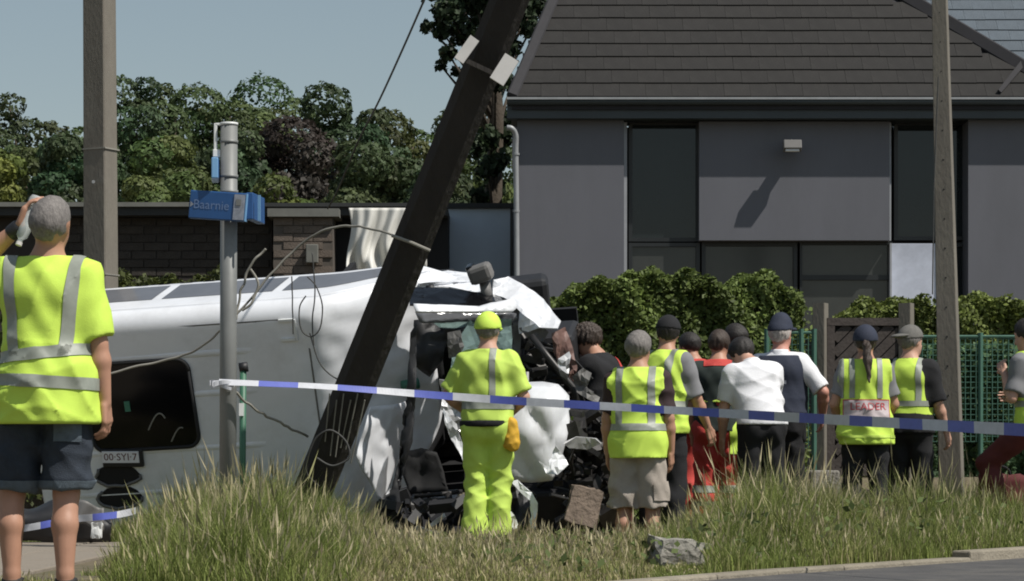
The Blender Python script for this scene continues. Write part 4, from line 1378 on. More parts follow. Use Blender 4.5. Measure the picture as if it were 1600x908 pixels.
def fence(label, x0, x1, top, bot, Y, posts):
    X0, X1, Z1, Z0 = hx(x0, Y), hx(x1, Y), hz(top, Y), hz(bot, Y)
    t = thing("wire_fence", label, "fence", ((X0 + X1) / 2, Y, Z0), "green mesh fencing")
    w = MB()
    x = X0
    while x <= X1:
        w.box((x, Y, (Z0 + Z1) / 2), (.007, .006, Z1 - Z0)); x += .05
    z = Z0
    while z <= Z1:
        w.box(((X0 + X1) / 2, Y + .005, z), (X1 - X0, .006, .007)); z += .05
    tag(w.build("wire_mesh", M['fence_green'], t), kind="stuff")
    MB().tube([(X0, Y, Z1), (X1, Y, Z1)], .014, 6).build("top_rail", M['fence_green'], t)
    for px in posts:
        MB().tube([PZ(px, gz(hx(px, Y), Y), Y), P(px, top - 6, Y)], .024, 8).build("post", M['fence_green'], t)
    return t


fence("green mesh fence panel between the hedge and the taller gate post", 1195, 1274, 520, 700, 23.5, (1198, 1252, 1272))
fence("long green mesh fence right of the slender concrete pole", 1424, 1680, 526, 690, 23.7, (1430, 1532, 1640))
# ivy growing through the right hand fence
n = 9000
u = rng.random((n, 3))
p = np.stack([hx(1424, 23.9) + 1.5 * u[:, 0], 23.82 + .25 * u[:, 1] + .05 * np.sin(u[:, 0] * 40), .5 + 1.25 * u[:, 2]], 1)
cv = np.array((.085, .15, .065))[None, :] * (1 + .3 * rng.normal(size=(n, 1))).clip(.4, 2)
ivy = leaf_mesh("ivy", p, .07 * (.6 + .8 * rng.random(n)), cv, None, base=(hx(1530, 23.9), 23.9, .5), nbias=np.tile(np.array([(0, -1, .2)]), (n, 1)))
tag(ivy, "green ivy growing through the mesh fence beside the concrete pole", "ivy", kind="stuff")

# ================================================================== GRASS
def grass_h(px, y):
    hs = np.interp(px, [150, 190, 250, 330, 430, 500, 560, 610, 700, 960, 1010, 1090, 1130, 1230, 1330, 1480, 1560, 1650],
                   [.10, .26, .42, .56, .55, .44, .33, .25, .22, .26, .30, .40, .56, .66, .66, .68, .66, .60])
    return hs


def make_grass(name, n, hmul, width, tones, seed_head=False, pred=None):
    X = rng.uniform(-4.2, 5.0, n * 3); Y = rng.uniform(11.2, 21.3, n * 3)
    px = 800 + X / Y * F
    ok = (px > -40) & (px < 1650)
    ok &= ~((X < -2.06 + .16 * np.sin(Y * 5) + .08 * np.sin(Y * 17)) & (Y > 12.45) & (Y < 19.3))
    X, Y, px = X[ok], Y[ok], px[ok]
    d = np.array([road_side(a, b) for a, b in zip(X, Y)])
    ok = d < -.07
    if pred is not None: ok &= pred(X, Y, px)
    # trampled ground round the wreck and the people
    tr = (Y > 18.3) & (px > 590)
    ok &= ~(tr & (rng.random(len(X)) < np.where(px < 1050, .88, .55)))
    midz = (px > 590) & (px < 1010)
    if not seed_head: ok &= ~(midz & (rng.random(len(X)) < np.where(Y > 15.6, .80, .35)))
    X, Y, px, d = [q[ok][:n] for q in (X, Y, px, d)]
    n = len(X)
    h = grass_h(px, Y) * hmul
    h *= np.clip(.28 + .72 * (-d - .07) / 1.0, .28, 1)
    h *= np.where((Y > 18.3) & (px > 590), .8, 1)
    h *= np.where((px > 1005) & (px < 1105) & (Y < 15.3), .30, 1)
    clump = .72 + .28 * np.sin(X * 3.1 + 1.7 * np.sin(Y * 2.3)) * np.sin(Y * 3.7 + X) + .14 * np.sin(X * 9 + Y * 7)
    h = h * clump * rng.uniform(.45, 1.1, n)
    h = np.maximum(h, .03)
    Z = np.array([gz(a, b) for a, b in zip(X, Y)]) - .01
    base = np.stack([X, Y, Z], 1)
    an = rng.uniform(0, 2 * np.pi, n)
    dirv = np.stack([np.cos(an), np.sin(an), np.zeros(n)], 1)
    lean = rng.uniform(.08, .55, n)[:, None] * h[:, None]
    side = np.stack([-np.sin(an + rng.normal(0, .5, n)), np.cos(an + rng.normal(0, .5, n)), np.zeros(n)], 1)
    side[:, 1] *= .4
    side /= np.linalg.norm(side, axis=1)[:, None]
    w = (width * rng.uniform(.6, 1.3, n))[:, None]
    up = np.array([0, 0, 1.0])[None, :]
    mid = base + dirv * lean * .3 + up * (h * .58)[:, None]
    tip = base + dirv * lean + up * (h * (1 - .15 * lean[:, 0] / h))[:, None]
    if seed_head:
        q = tip - base
        v = np.stack([base - side * w * .5, base + side * w * .5, mid + side * w * .4, mid - side * w * .4,
                      tip - q * .16 + side * w * 1.3, tip, tip - q * .16 - side * w * 1.3, tip - q * .24], axis=1)
        quads = np.array([[0, 1, 2, 3], [3, 2, 7, 7], [7, 4, 5, 6]])
        quads = np.array([[0, 1, 2, 3], [7, 4, 5, 6]])
        stem = np.stack([mid - side * w * .4, mid + side * w * .4, tip - q * .2 + side * w * .3, tip - q * .2 - side * w * .3], 1)
        v = np.concatenate([v, stem], 1)
        quads = np.concatenate([quads, [[8, 9, 10, 11]]])
    else:
        v = np.stack([base - side * w * .5, base + side * w * .5, mid + side * w * .38, mid - side * w * .38, tip + side * w * .05, tip - side * w * .05], axis=1)
        quads = np.array([[0, 1, 2, 3], [3, 2, 4, 5]])
    k = v.shape[1]
    fi = (np.arange(n)[:, None, None] * k + quads[None]).reshape(-1).astype(np.int32)
    nq = n * len(quads)
    me = bpy.data.meshes.new(name)
    me.vertices.add(n * k); me.loops.add(4 * nq); me.polygons.add(nq)
    me.vertices.foreach_set("co", v.reshape(-1).astype(np.float32))
    me.loops.foreach_set("vertex_index", fi)
    me.polygons.foreach_set("loop_start", np.arange(0, 4 * nq, 4, dtype=np.int32))
    me.polygons.foreach_set("loop_total", np.full(nq, 4, dtype=np.int32))
    me.update()
    tones = np.array(tones)
    patch = .5 + .5 * np.sin(X * 2.1 + Y * 1.3) * np.sin(Y * 2.7 - X * 1.1)
    dry = np.where((px > 560) & (px < 1020), .30, .0) + np.where((px > 1250) & (px < 1420), .16, .0)
    pick = np.clip((rng.random(n) * .66 + patch * .24 + dry) * len(tones) - .2, 0, len(tones) - 1).astype(int)
    col = tones[pick] * (1 + .2 * rng.normal(size=(n, 1))).clip(.5, 1.6)
    cc = np.ones((n, k, 4), dtype=np.float32)
    cc[:, :, :3] = col[:, None, :]
    me.color_attributes.new("Col", 'FLOAT_COLOR', 'POINT').data.foreach_set("color", cc.ravel())
    o = link_mesh(name, me, M['grass'])
    return o


GREEN = [(.16, .205, .052), (.21, .26, .065), (.16, .19, .058), (.24, .275, .08), (.30, .30, .12), (.40, .35, .19)]
tag(make_grass("grass", 165000, 1.0, .0052, GREEN), "unmown roadside grass, tallest left of the leaning pole", "grass", kind="stuff")
STRAW = [(.30, .29, .14), (.42, .37, .21), (.48, .42, .27), (.36, .30, .19)]
tag(make_grass("dry_grass", 10500, 1.32, .0038, STRAW, True), "dry seeding grass stalks standing above the green verge", "grass", kind="stuff")
# low broad leafed weeds among the grass
n = 5000
X = rng.uniform(-2.0, 4.4, n); Y = rng.uniform(13.2, 18.5, n)
px = 800 + X / Y * F
d = np.array([road_side(a, b) for a, b in zip(X, Y)])
ok = (d < -.1) & (px > 150) & (px < 1640) & (np.sin(X * 4.3) * np.sin(Y * 3.9 + X) > -.1)
X, Y, px = X[ok], Y[ok], px[ok]
p = np.stack([X, Y, .02 + grass_h(px, Y) * rng.random(len(X)) * .55], 1)
cv = np.array((.10, .13, .045))[None, :] * (1 + .3 * rng.normal(size=(len(X), 1))).clip(.4, 2)
tag(leaf_mesh("weeds", p, .05 * (.5 + rng.random(len(X))), cv, None, nbias=np.tile(np.array([(0, -.3, .8)]), (len(X), 1)), m=M['grass']),
    "broad leafed weeds low in the roadside grass", "weeds", kind="stuff")

# ================================================================== PEOPLE
def surface_nets(D, o, h):
    """Triangulated quads of the zero level of the sampled field D."""
    ins = D < 0
    c = np.zeros((D.shape[0] - 1, D.shape[1] - 1, D.shape[2] - 1), dtype=np.uint8)
    for i in (0, 1):
        for j in (0, 1):
            for k in (0, 1):
                c += ins[i:i + c.shape[0], j:j + c.shape[1], k:k + c.shape[2]]
    act = (c > 0) & (c < 8)
    I = np.argwhere(act)
    idx = np.full(c.shape, -1, dtype=np.int32)
    idx[act] = np.arange(len(I))
    corners = [(i, j, k) for i in (0, 1) for j in (0, 1) for k in (0, 1)]
    vals = np.stack([D[I[:, 0] + a, I[:, 1] + b, I[:, 2] + e] for a, b, e in corners], 1)
    acc = np.zeros((len(I), 3)); cnt = np.zeros(len(I))
    for a in range(8):
        for b in range(a + 1, 8):
            if sum(abs(corners[a][q] - corners[b][q]) for q in range(3)) != 1: continue
            va, vb = vals[:, a], vals[:, b]
            m = (va < 0) != (vb < 0)
            t = np.where(m, va / np.where(m, va - vb, 1), 0)
            pa, pb = np.array(corners[a], float), np.array(corners[b], float)
            acc += np.where(m[:, None], pa + t[:, None] * (pb - pa), 0)
            cnt += m
    v = (I + acc / cnt[:, None]) * h + np.array(o)
    faces = []
    for ax in range(3):
        s0 = [slice(1, -1)] * 3; s0[ax] = slice(0, -1)
        s1 = list(s0); s1[ax] = slice(1, None)
        a, b = ins[tuple(s0)], ins[tuple(s1)]
        E = np.argwhere(a != b)
        if not len(E): continue
        flip = a[E[:, 0], E[:, 1], E[:, 2]]
        off = [1, 1, 1]; off[ax] = 0
        E = E + np.array(off)
        b1, b2 = [q for q in range(3) if q != ax]
        def cell(d1, d2):
            q = E.copy(); q[:, b1] -= d1; q[:, b2] -= d2
            return idx[q[:, 0], q[:, 1], q[:, 2]]
        f = np.stack([cell(1, 1), cell(0, 1), cell(0, 0), cell(1, 0)], 1)
        if ax == 1: flip = ~flip
        f = np.where(flip[:, None], f, f[:, ::-1])
        faces.append(f)
    return v, np.concatenate(faces)


def V3(p): return np.array(p, dtype=np.float64)


class Cone:
    """Tapered capsule; A maps world offsets to a space in which it is round (for flattened sections)."""
    def __init__(s, a, b, ra, rb=None, A=None, k=.02, cut=None, carve=False):
        s.a, s.b, s.ra, s.rb = V3(a), V3(b), ra, ra if rb is None else rb
        s.A, s.k, s.cut, s.carve = A, k, cut, carve

    def bounds(s, pad):
        r = max(s.ra, s.rb)
        m = 1.0 if s.A is None else 1.0 / np.linalg.svd(s.A)[1].min()
        r = r * m + pad
        return np.minimum(s.a, s.b) - r, np.maximum(s.a, s.b) + r

    def dist(s, x, y, z):
        px, py, pz = x - s.a[0], y - s.a[1], z - s.a[2]
        ab = s.b - s.a
        sc_ = 1.0
        if s.A is not None:
            A = s.A
            px, py, pz = A[0, 0] * px + A[0, 1] * py + A[0, 2] * pz, A[1, 0] * px + A[1, 1] * py + A[1, 2] * pz, A[2, 0] * px + A[2, 1] * py + A[2, 2] * pz
            ab = A @ ab
            sc_ = 1.0 / np.linalg.svd(A)[1].max()
        L2 = float(ab @ ab)
        t = np.clip((px * ab[0] + py * ab[1] + pz * ab[2]) / L2, 0, 1) if L2 > 1e-12 else 0.0
        d = np.sqrt((px - t * ab[0]) ** 2 + (py - t * ab[1]) ** 2 + (pz - t * ab[2]) ** 2) - (s.ra + t * (s.rb - s.ra))
        d = d * sc_
        if s.cut is not None:
            for c0, cn in s.cut:
                d = np.maximum(d, (x - c0[0]) * cn[0] + (y - c0[1]) * cn[1] + (z - c0[2]) * cn[2])
        return d


def field_mesh(prims, h, cuts=(), wrinkle=None):
    lo = np.min([p.bounds(.03)[0] for p in prims if not p.carve], axis=0)
    hi = np.max([p.bounds(.03)[1] for p in prims if not p.carve], axis=0)
    n = np.ceil((hi - lo) / h).astype(int) + 2
    D = np.full(n, .2, dtype=np.float32)
    ax = [(lo[i] + np.arange(n[i]) * h).astype(np.float32) for i in range(3)]
    for p in prims:
        b0, b1 = p.bounds(p.k + 2.5 * h)
        i0 = np.maximum(0, np.floor((b0 - lo) / h).astype(int)); i1 = np.minimum(n, np.ceil((b1 - lo) / h).astype(int) + 1)
        if (i1 <= i0).any(): continue
        sl_ = tuple(slice(a, b) for a, b in zip(i0, i1))
        d = p.dist(ax[0][sl_[0]][:, None, None], ax[1][sl_[1]][None, :, None], ax[2][sl_[2]][None, None, :]).astype(np.float32)
        cur = D[sl_]
        if p.carve:
            hh = np.clip(.5 - .5 * (cur + d) / p.k, 0, 1)
            D[sl_] = cur * (1 - hh) - d * hh + p.k * hh * (1 - hh)
        else:
            hh = np.clip(.5 + .5 * (cur - d) / p.k, 0, 1)
            D[sl_] = cur * (1 - hh) + d * hh - p.k * hh * (1 - hh)
    X, Y, Z = ax[0][:, None, None], ax[1][None, :, None], ax[2][None, None, :]
    if wrinkle is not None: D += wrinkle(X, Y, Z).astype(np.float32)
    for c0, cn in cuts:
        D = np.maximum(D, (X - c0[0]) * cn[0] + (Y - c0[1]) * cn[1] + (Z - c0[2]) * cn[2])
    D[0], D[-1], D[:, 0], D[:, -1], D[:, :, 0], D[:, :, -1] = .2, .2, .2, .2, .2, .2
    return surface_nets(D, lo, h)


def np_mesh(name, v, f, m, parent=None, smooth=True):
    me = bpy.data.meshes.new(name)
    n, k = len(v), len(f)
    me.vertices.add(n); me.loops.add(4 * k); me.polygons.add(k)
    me.vertices.foreach_set("co", v.astype(np.float32).ravel())
    me.loops.foreach_set("vertex_index", f.astype(np.int32).ravel())
    me.polygons.foreach_set("loop_start", np.arange(0, 4 * k, 4, dtype=np.int32))
    me.polygons.foreach_set("loop_total", np.full(k, 4, dtype=np.int32))
    me.update(calc_edges=True)
    return link_mesh(name, me, m, parent, smooth)


def rotm(x=0, y=0, z=0):
    return np.array(Matrix.Rotation(R(z), 3, 'Z') @ Matrix.Rotation(R(y), 3, 'Y') @ Matrix.Rotation(R(x), 3, 'X'))


def unit(v):
    v = V3(v); return v / np.linalg.norm(v)


class Figure:
    """A standing adult (1.75 m, facing +Y, x to its right); lengths in metres before scaling to height."""

    def __init__(s, label, px, Y, h, heading=0, lean=0, side=0, twist=0, head=(0, 0, 0), arms=None, legs=None, build=.96, hands=None, vox=.009, skin='skin', z=None, curl=(.5, .5), seed=0, female=False):
        s.h, s.k, s.build, s.vox, s.seed = h, h / 1.75, build, vox, seed
        s.Rt = rotm(-lean, side, twist)
        s.piv = V3((0, 0, .95))
        T = s.T = lambda p: s.piv + s.Rt @ (V3(p) - s.piv)
        s.female = female
        sh = .170 * build if not female else .152
        s.S = {1: T((sh, -.005, 1.400)), -1: T((-sh, -.005, 1.400))}
        s.neck = T((0, -.005, 1.49))
        s.Rh = s.Rt @ rotm(*head)
        s.Hd = lambda p: s.neck + s.Rh @ (V3(p) - V3((0, -.005, 1.49)))
        arms = arms or {}
        s.E, s.W, s.hd, s.hn = {}, {}, {}, {}
        for q in (1, -1):
            up, fo = arms.get(q, ((.16 * q, -.02, -1), (.10 * q, .16, -1)))
            s.E[q] = s.S[q] + unit(up) * .285
            s.W[q] = s.E[q] + unit(fo) * .255
            s.hd[q] = unit(fo) * .9 + np.array((0, 0, -.1))
            s.hd[q] = unit(s.hd[q])
            if hands and q in hands: s.hd[q] = unit(hands[q])
            s.hn[q] = unit(np.cross(np.cross(s.hd[q], V3((-q, .15, .0))), s.hd[q]))
        legs = legs or {}
        s.Hp = {1: V3((.085, 0, .91)), -1: V3((-.085, 0, .91))}
        s.K, s.A = {}, {}
        for q in (1, -1):
            kk, an = legs.get(q, ((.105 * q, .025, .49), (.115 * q, -.02, .075)))
            s.K[q], s.A[q] = V3(kk), V3(an)
        base = PZ(px, 0, Y)
        base.z = gz(base.x, base.y) if z is None else z
        prims = s.body(curl)
        v, f = field_mesh(prims, vox)
        s.o = np_mesh("person", v * s.k, f, M[skin])
        s.o.location = base
        s.o.rotation_euler = (0, 0, R(heading))
        tag(s.o, label, "person")

    # --- anatomy
    def torso(s, t=0.0, hips=True):
        T, b = s.T, s.build
        A1 = np.diag((1, 1.22, 1)) @ s.Rt.T
        A2 = np.diag((.86, 1.2, 1)) @ s.Rt.T
        w = 1.0 if not s.female else .92
        c = [Cone(T((0, 0, 1.0)), T((0, .0, 1.16)), .135 * b * w + t, .135 * b * w + t, A1, .05),
             Cone(T((0, 0, 1.20)), T((0, -.005, 1.33)), .150 * b * w + t, .158 * b * w + t, A2, .05),
             Cone(T((-.12 * b * w, -.005, 1.385)), T((.12 * b * w, -.005, 1.385)), .060 + t * .8, .060 + t * .8, None, .05),
             Cone(T((.03, -.012, 1.455)), T((.15 * b * w, -.005, 1.405)), .052 + t * .6, .050 + t * .6, None, .03), Cone(T((-.03, -.012, 1.455)), T((-.15 * b * w, -.005, 1.405)), .052 + t * .6, .050 + t * .6, None, .03),
             Cone(T((-.07, -.035, 1.33)), T((.07, -.035, 1.33)), .085 + t, None, None, .05),
             Cone(T((0, -.02, 1.40)), T((0, -.008, 1.485)), .085 + t, .058 + t * .5, None, .05)]
        if hips:
            c += [Cone((-.06, 0, .95), (.06, 0, .95), .118 * b + t, None, None, .06), Cone((-.075, -.045, .90), (-.07, -.03, .93), .085 + t, None, None, .04),
                  Cone((.075, -.045, .90), (.07, -.03, .93), .085 + t, None, None, .04)]
        return c

    def leg(s, q, t=0.0, t2=None, upto=1.0, loose=0.0):
        t2 = t if t2 is None else t2
        kn, an, hp = s.K[q], s.A[q], s.Hp[q]
        mid = hp + (kn - hp) * .45
        c = [Cone(hp, mid, .088 + t, .078 + t, None, .03), Cone(mid, kn, .078 + t, .056 + t2, None, .02)]
        if upto > .5:
            calf = kn + (an - kn) * .33 + V3((0, -.022, 0))
            c += [Cone(kn, calf, .054 + t2, .055 + t2, None, .02), Cone(calf, an + V3((0, 0, .06)), .055 + t2, .036 + t2 + loose, None, .02),
                  Cone(an + V3((0, 0, .06)), an, .036 + t2 + loose, .036 + t2 + loose, None, .015)]
        return c

    def hand(s, q, curl):
        w, d, nrm = s.W[q], s.hd[q], s.hn[q]
        l = np.cross(d, nrm); l = l / np.linalg.norm(l)
        ts = 1 if l @ V3((0, 1, .3)) > 0 else -1      # thumb side: forwards
        l = l * ts
        c = [Cone(w + d * .015 + l * o, w + d * .082 + l * o * 1.5, .016, .014, None, .014) for o in (-.022, 0, .022)]
        for i, (o, ln) in enumerate(((.033, .92), (.011, 1.0), (-.011, .94), (-.032, .76))):
            p, dd = w + d * .088 + l * o, d
            for j, seg in enumerate((.044, .028, .022)):
                ang = curl * (.55 + .18 * j + .08 * i)
                dd = dd * math.cos(ang) + nrm * math.sin(ang) if j else d * math.cos(ang * .8) + nrm * math.sin(ang * .8) + l * o * .8
                dd = dd / np.linalg.norm(dd)
                p2 = p + dd * seg * ln
                c.append(Cone(p, p2, .0095 - .0006 * j, .0089 - .0006 * j, None, .004))
                nn = nrm - dd * (nrm @ dd); nrm_ = nn / (np.linalg.norm(nn) + 1e-9)
                p = p2
        t0 = w + d * .030 + l * .028
        t1 = t0 + unit(d * .7 + l * .75 + nrm * .35) * .042
        t2 = t1 + unit(d * .85 + l * .25 + nrm * .45) * .034
        c += [Cone(t0, t1, .0135, .0115, None, .008), Cone(t1, t2, .0112, .0095, None, .004)]
        return c

    def skull(s, t=0.0):
        H = s.Hd
        E = lambda rx, ry, rz: np.diag((1 / rx, 1 / ry, 1 / rz)) * .08 @ s.Rh.T
        return [Cone(H((0, .0, 1.662)), H((0, .0, 1.662)), .08 + t, None, E(.076, .094, .092), .03),
                Cone(H((0, -.025, 1.645)), H((0, -.025, 1.645)), .08 + t, None, E(.073, .078, .078), .03)]

    def body(s, curl):
        c = s.torso() + [Cone(s.T((0, -.012, 1.44)), s.Hd((0, .004, 1.60)), .061, .058, None, .03)]
        for q in (1, -1):
            c += [Cone(s.S[q], s.S[q], .056, None, None, .05), Cone(s.S[q], s.S[q] + (s.E[q] - s.S[q]) * .5, .055, .050, None, .03),
                  Cone(s.S[q] + (s.E[q] - s.S[q]) * .5, s.E[q], .050, .042, None, .02),
                  Cone(s.E[q], s.E[q] + (s.W[q] - s.E[q]) * .3, .042, .046, None, .015), Cone(s.E[q] + (s.W[q] - s.E[q]) * .3, s.W[q], .046, .027, None, .015)]
            c += s.hand(q, curl[0 if q == -1 else 1])
            c += s.leg(q)
            an = s.A[q]
            c += [Cone(an + V3((0, -.03, -.03)), an + V3((.01 * q, .14, -.045)), .040, .030, None, .02)]
        H = s.Hd
        E = lambda rx, ry, rz: np.diag((1 / rx, 1 / ry, 1 / rz)) * .08 @ s.Rh.T
        c += s.skull()
        c += [Cone(H((0, .045, 1.585)), H((0, .045, 1.585)), .08, None, E(.057, .062, .068), .03),
              Cone(H((0, .070, 1.548)), H((0, .074, 1.545)), .026, None, None, .025),
              Cone(H((0, .094, 1.640)), H((0, .113, 1.603)), .011, .016, None, .012),
              Cone(H((-.03, .083, 1.668)), H((.03, .083, 1.668)), .013, None, None, .015)]
        for q in (1, -1):
            c += [Cone(H((.034 * q, .106, 1.645)), H((.03 * q, .106, 1.645)), .016, None, None, .012, carve=True),
                  Cone(H((.032 * q, .083, 1.643)), H((.032 * q, .083, 1.643)), .0135, None, None, .003),
                  Cone(H((.078 * q, -.004, 1.648)), H((.074 * q, .006, 1.618)), .08, .07, np.diag((1 / .010, 1 / .021, 1 / .024)) * .08 @ s.Rh.T, .008)]
        c += [Cone(H((-.020, .104, 1.569)), H((.020, .104, 1.569)), .0055, None, None, .006, carve=True)]
        return c

    # --- clothes
    def wr(s, amp, f=1.0, drape=0.0):
        a = s.seed * 1.37

        def fn(x, y, z):
            g = np.sin(6 * f * z + 4 * x + a) + .6 * np.sin(9 * x - 5 * z + 2 * a)
            w = 1.1 * np.abs(np.sin(11 * f * x + 10 * f * z + 1.7 * g)) ** .6 - .8
            w = w + .9 * np.abs(np.sin(-9 * f * x + 15 * f * z + 1.9 * g + 1.3 + 3 * y)) ** .6 - .6
            w = w + .5 * np.sin(31 * f * z + 12 * f * x + 2.5 * np.sin(11 * f * x + 8 * y + a)) * np.sin(19 * f * x + 10 * f * y)
            if drape: w = w + drape * np.sin(26 * x + 7 * y + 2 * np.sin(5 * z + a)) * np.clip(1.25 - z, 0, 1)
            return amp * w
            return amp * w
        return fn

    def put(s, name, prims, m, cuts=(), wrinkle=None, vox=None, parent=None):
        v, f = field_mesh(prims, vox or s.vox * 1.25, cuts, wrinkle)
        return np_mesh(name, v * s.k, f, M[m] if isinstance(m, str) else m, parent or s.o)

    def top(s, name, m, t=.018, hem=.86, sleeve=.8, flare=.012, amp=.006, drape=.6, wide=0.0, collar=False, lowneck=1.475):
        T = s.T
        c = s.torso(t, False)
        A1 = np.diag((.88, 1.22, 1)) @ s.Rt.T
        c += [Cone(T((0, -.0, 1.16)), V3((0, -.012, max(hem, .93))), .148 * s.build + t, .158 * s.build + t + flare, np.diag((.92, 1.15, 1)), .05)]
        if hem < .93: c += [Cone(V3((0, -.015, .95)), V3((0, -.018, hem - .02)), .160 * s.build + t + flare, .165 * s.build + t + flare, np.diag((.92, 1.1, 1)), .04)]
        for q in (1, -1):
            if sleeve > 0:
                if sleeve <= 1:
                    e = s.S[q] + (s.E[q] - s.S[q]) * sleeve
                    n_ = unit(s.E[q] - s.S[q])
                    c += [Cone(s.S[q], e, .056 + t * .7, .058 + t * .8 + .006, None, .05, cut=[(e, n_)]), Cone(s.S[q], s.S[q] + (e - s.S[q]) * .3, .060 + t * .75, .058 + t * .7, None, .05)]
                else:
                    c += [Cone(s.S[q], s.E[q], .062 + t * .7, .050 + t * .7, None, .04), Cone(s.E[q], s.W[q], .050 + t * .7, .033 + t * .7, None, .03)]
            elif wide > 0:
                e = s.S[q] + V3((q * wide, 0, -.012))
                c += [Cone(s.S[q] * .80 + s.neck * .20, e, .068 + t * .8, .073 + t * .8, None, .03, cut=[(e, unit((q, 0, .15)))])]
        up = s.Rt @ V3((0, 0, 1))
        cuts = [(V3((0, 0, hem)), V3((0, 0, -1))), (T((0, 0, lowneck + .02)), up)]
        o = s.put(name, c, m, cuts, s.wr(amp, 1, drape))
        if collar:
            s.put("collar", [Cone(T((0, -.015, 1.455)), T((0, -.008, 1.51)), .085, .074, None, .02, cut=[(T((0, 0, 1.515)), up)])], m, parent=o)
        return o

    def bottoms(s, name, m, t=.016, t2=.018, length='long', waist=1.02, amp=.006, loose=.018):
        c = [Cone((-.06, -.005, .955), (.06, -.005, .955), .120 * s.build + t, None, None, .05), Cone((0, 0, .96), (0, 0, waist + .03), .135 * s.build + t, .134 * s.build + t, np.diag((1, 1.2, 1)), .05),
             Cone((-.075, -.045, .90), (-.07, -.03, .93), .085 + t, None, None, .04), Cone((.075, -.045, .90), (.07, -.03, .93), .085 + t, None, None, .04)]
        cuts = [(V3((0, 0, waist)), V3((0, 0, 1)))]
        if length == 'long':
            for q in (1, -1): c += s.leg(q, t, t2, 1.0, loose)
            cuts.append((V3((0, 0, min(s.A[1][2], s.A[-1][2]) - .045)), V3((0, 0, -1))))
        else:
            zc = length
            for q in (1, -1):
                kn, hp = s.K[q], s.Hp[q]
                tt = (hp[2] - zc) / (hp[2] - kn[2])
                e = hp + (kn - hp) * tt
                c += [Cone(hp, e + (kn - hp) * .1, .094 + t, .082 + t2, None, .02, cut=[(e, unit(kn - hp))])]
        return s.put(name, c, m, cuts, s.wr(amp, 1.2))

    def shoes(s, m='shoe'):
        for q in (1, -1):
            an = s.A[q]
            s.put("shoe", [Cone(an + V3((0, -.035, -.035)), an + V3((.012 * q, .155, -.042)), .046, .038, None, .02), Cone(an, an + V3((0, .02, .03)), .048, .05, None, .03)], m,
                  [(an + V3((0, 0, -.074)), V3((0, 0, -1))), (an + V3((0, 0, .045)), V3((0, 0, 1)))], vox=.012)

    def hair(s, m, t=.009, amp=.0010, nape=1.585, front=.055, bald=False):
        H = s.Hd
        n1 = s.Rh @ unit((0, 1, -.55))
        c0, c1, n2 = H((0, front, 1.70)), H((0, 0, nape)), s.Rh @ V3((0, -.35, -1)) / 1.06
        c2, n3 = H((0, -.035, 1.708)), s.Rh @ unit((0, .45, 1))

        def edge(x, y, z):
            g = .010 * np.sin(70 * x + 30 * z) * np.sin(63 * y + 20 * x) + .006 * np.sin(170 * x + 90 * y)
            d = amp * (np.sin(210 * x + 40 * z) * np.sin(60 * z + 150 * y) + .8 * np.sin(130 * y + 110 * x + 20 * z))
            return g, d
        c = s.skull(t) + [Cone(H((0, -.055, 1.60)), H((0, -.045, 1.64)), .046 + t, .058 + t, None, .03)]

        def w(x, y, z):
            g, d = edge(x, y, z)
            cut = np.maximum((x - c0[0]) * n1[0] + (y - c0[1]) * n1[1] + (z - c0[2]) * n1[2], (x - c1[0]) * n2[0] + (y - c1[1]) * n2[1] + (z - c1[2]) * n2[2]) + g
            if bald: cut = np.maximum(cut, (x - c2[0]) * n3[0] + (y - c2[1]) * n3[1] + (z - c2[2]) * n3[2] + g)
            return d + .35 * np.clip(cut + .012, 0, .3)
        return s.put("hair", c, m, (), w, vox=.007)

    def cap(s, m, brim=1, t=.020, low=1.665, peak=0.0, flat=False):
        H = s.Hd
        up = s.Rh @ unit((0, -.16, 1))
        c = s.skull(t)
        if peak: c += [Cone(H((0, .01, 1.73)), H((0, .0, 1.74)), .06 + peak, None, None, .04)]
        o = s.put("cap", c, m, [(H((0, 0, low)), -up)], vox=.008)
        if brim:
            A = np.diag((1, .95, 4.5)) @ rotm(8, 0, 0).T @ s.Rh.T
            s.put("peak", [Cone(H((0, .115 * brim, low + .012)), H((0, .128 * brim, low + .006)), .074, .070, A, .01)], m, vox=.006, parent=o)
        return o

    # --- trimmings cut out of a garment
    def patch(s, garment, name, m, planes, out=.005, parent=None):
        """Piece of the garment's own surface between cutting planes, standing proud of it. Planes in 1.75 m figure space: keep dot < 0."""
        bm = bmesh.new(); bm.from_mesh(garment.data)
        for co, no in planes:
            g = bm.verts[:] + bm.edges[:] + bm.faces[:]
            bmesh.ops.bisect_plane(bm, geom=g, plane_co=Vector(V3(co) * s.k), plane_no=Vector(no), clear_outer=True, dist=1e-5)
        if not bm.faces:
            bm.free(); return None
        bm.normal_update()
        for v in bm.verts: v.co += v.normal * out
        me = bpy.data.meshes.new(name)
        bm.to_mesh(me); bm.free()
        me.materials.clear()
        return link_mesh(name, me, M[m], parent or garment, True)

    def hband(s, g, z, w=.05, m='reflective', tilt=0.0, **k):
        n_ = unit((tilt, 0, 1))
        return s.patch(g, "reflective_band", m, [((0, 0, z + w / 2), n_), ((0, 0, z - w / 2), -n_)], **k)

    def vband(s, g, x, w=.05, z0=1.0, m='reflective', slant=0.0, z1=1.6):
        """Brace over the shoulder, back and front."""
        n_ = s.Rt @ unit((1, 0, slant))
        p0, p1 = s.T((x + w / 2, 0, 1.25)), s.T((x - w / 2, 0, 1.25))
        return s.patch(g, "reflective_band", m, [(p0, n_), (p1, -n_), ((0, 0, z0), (0, 0, -1)), ((0, 0, z1), (0, 0, 1))])

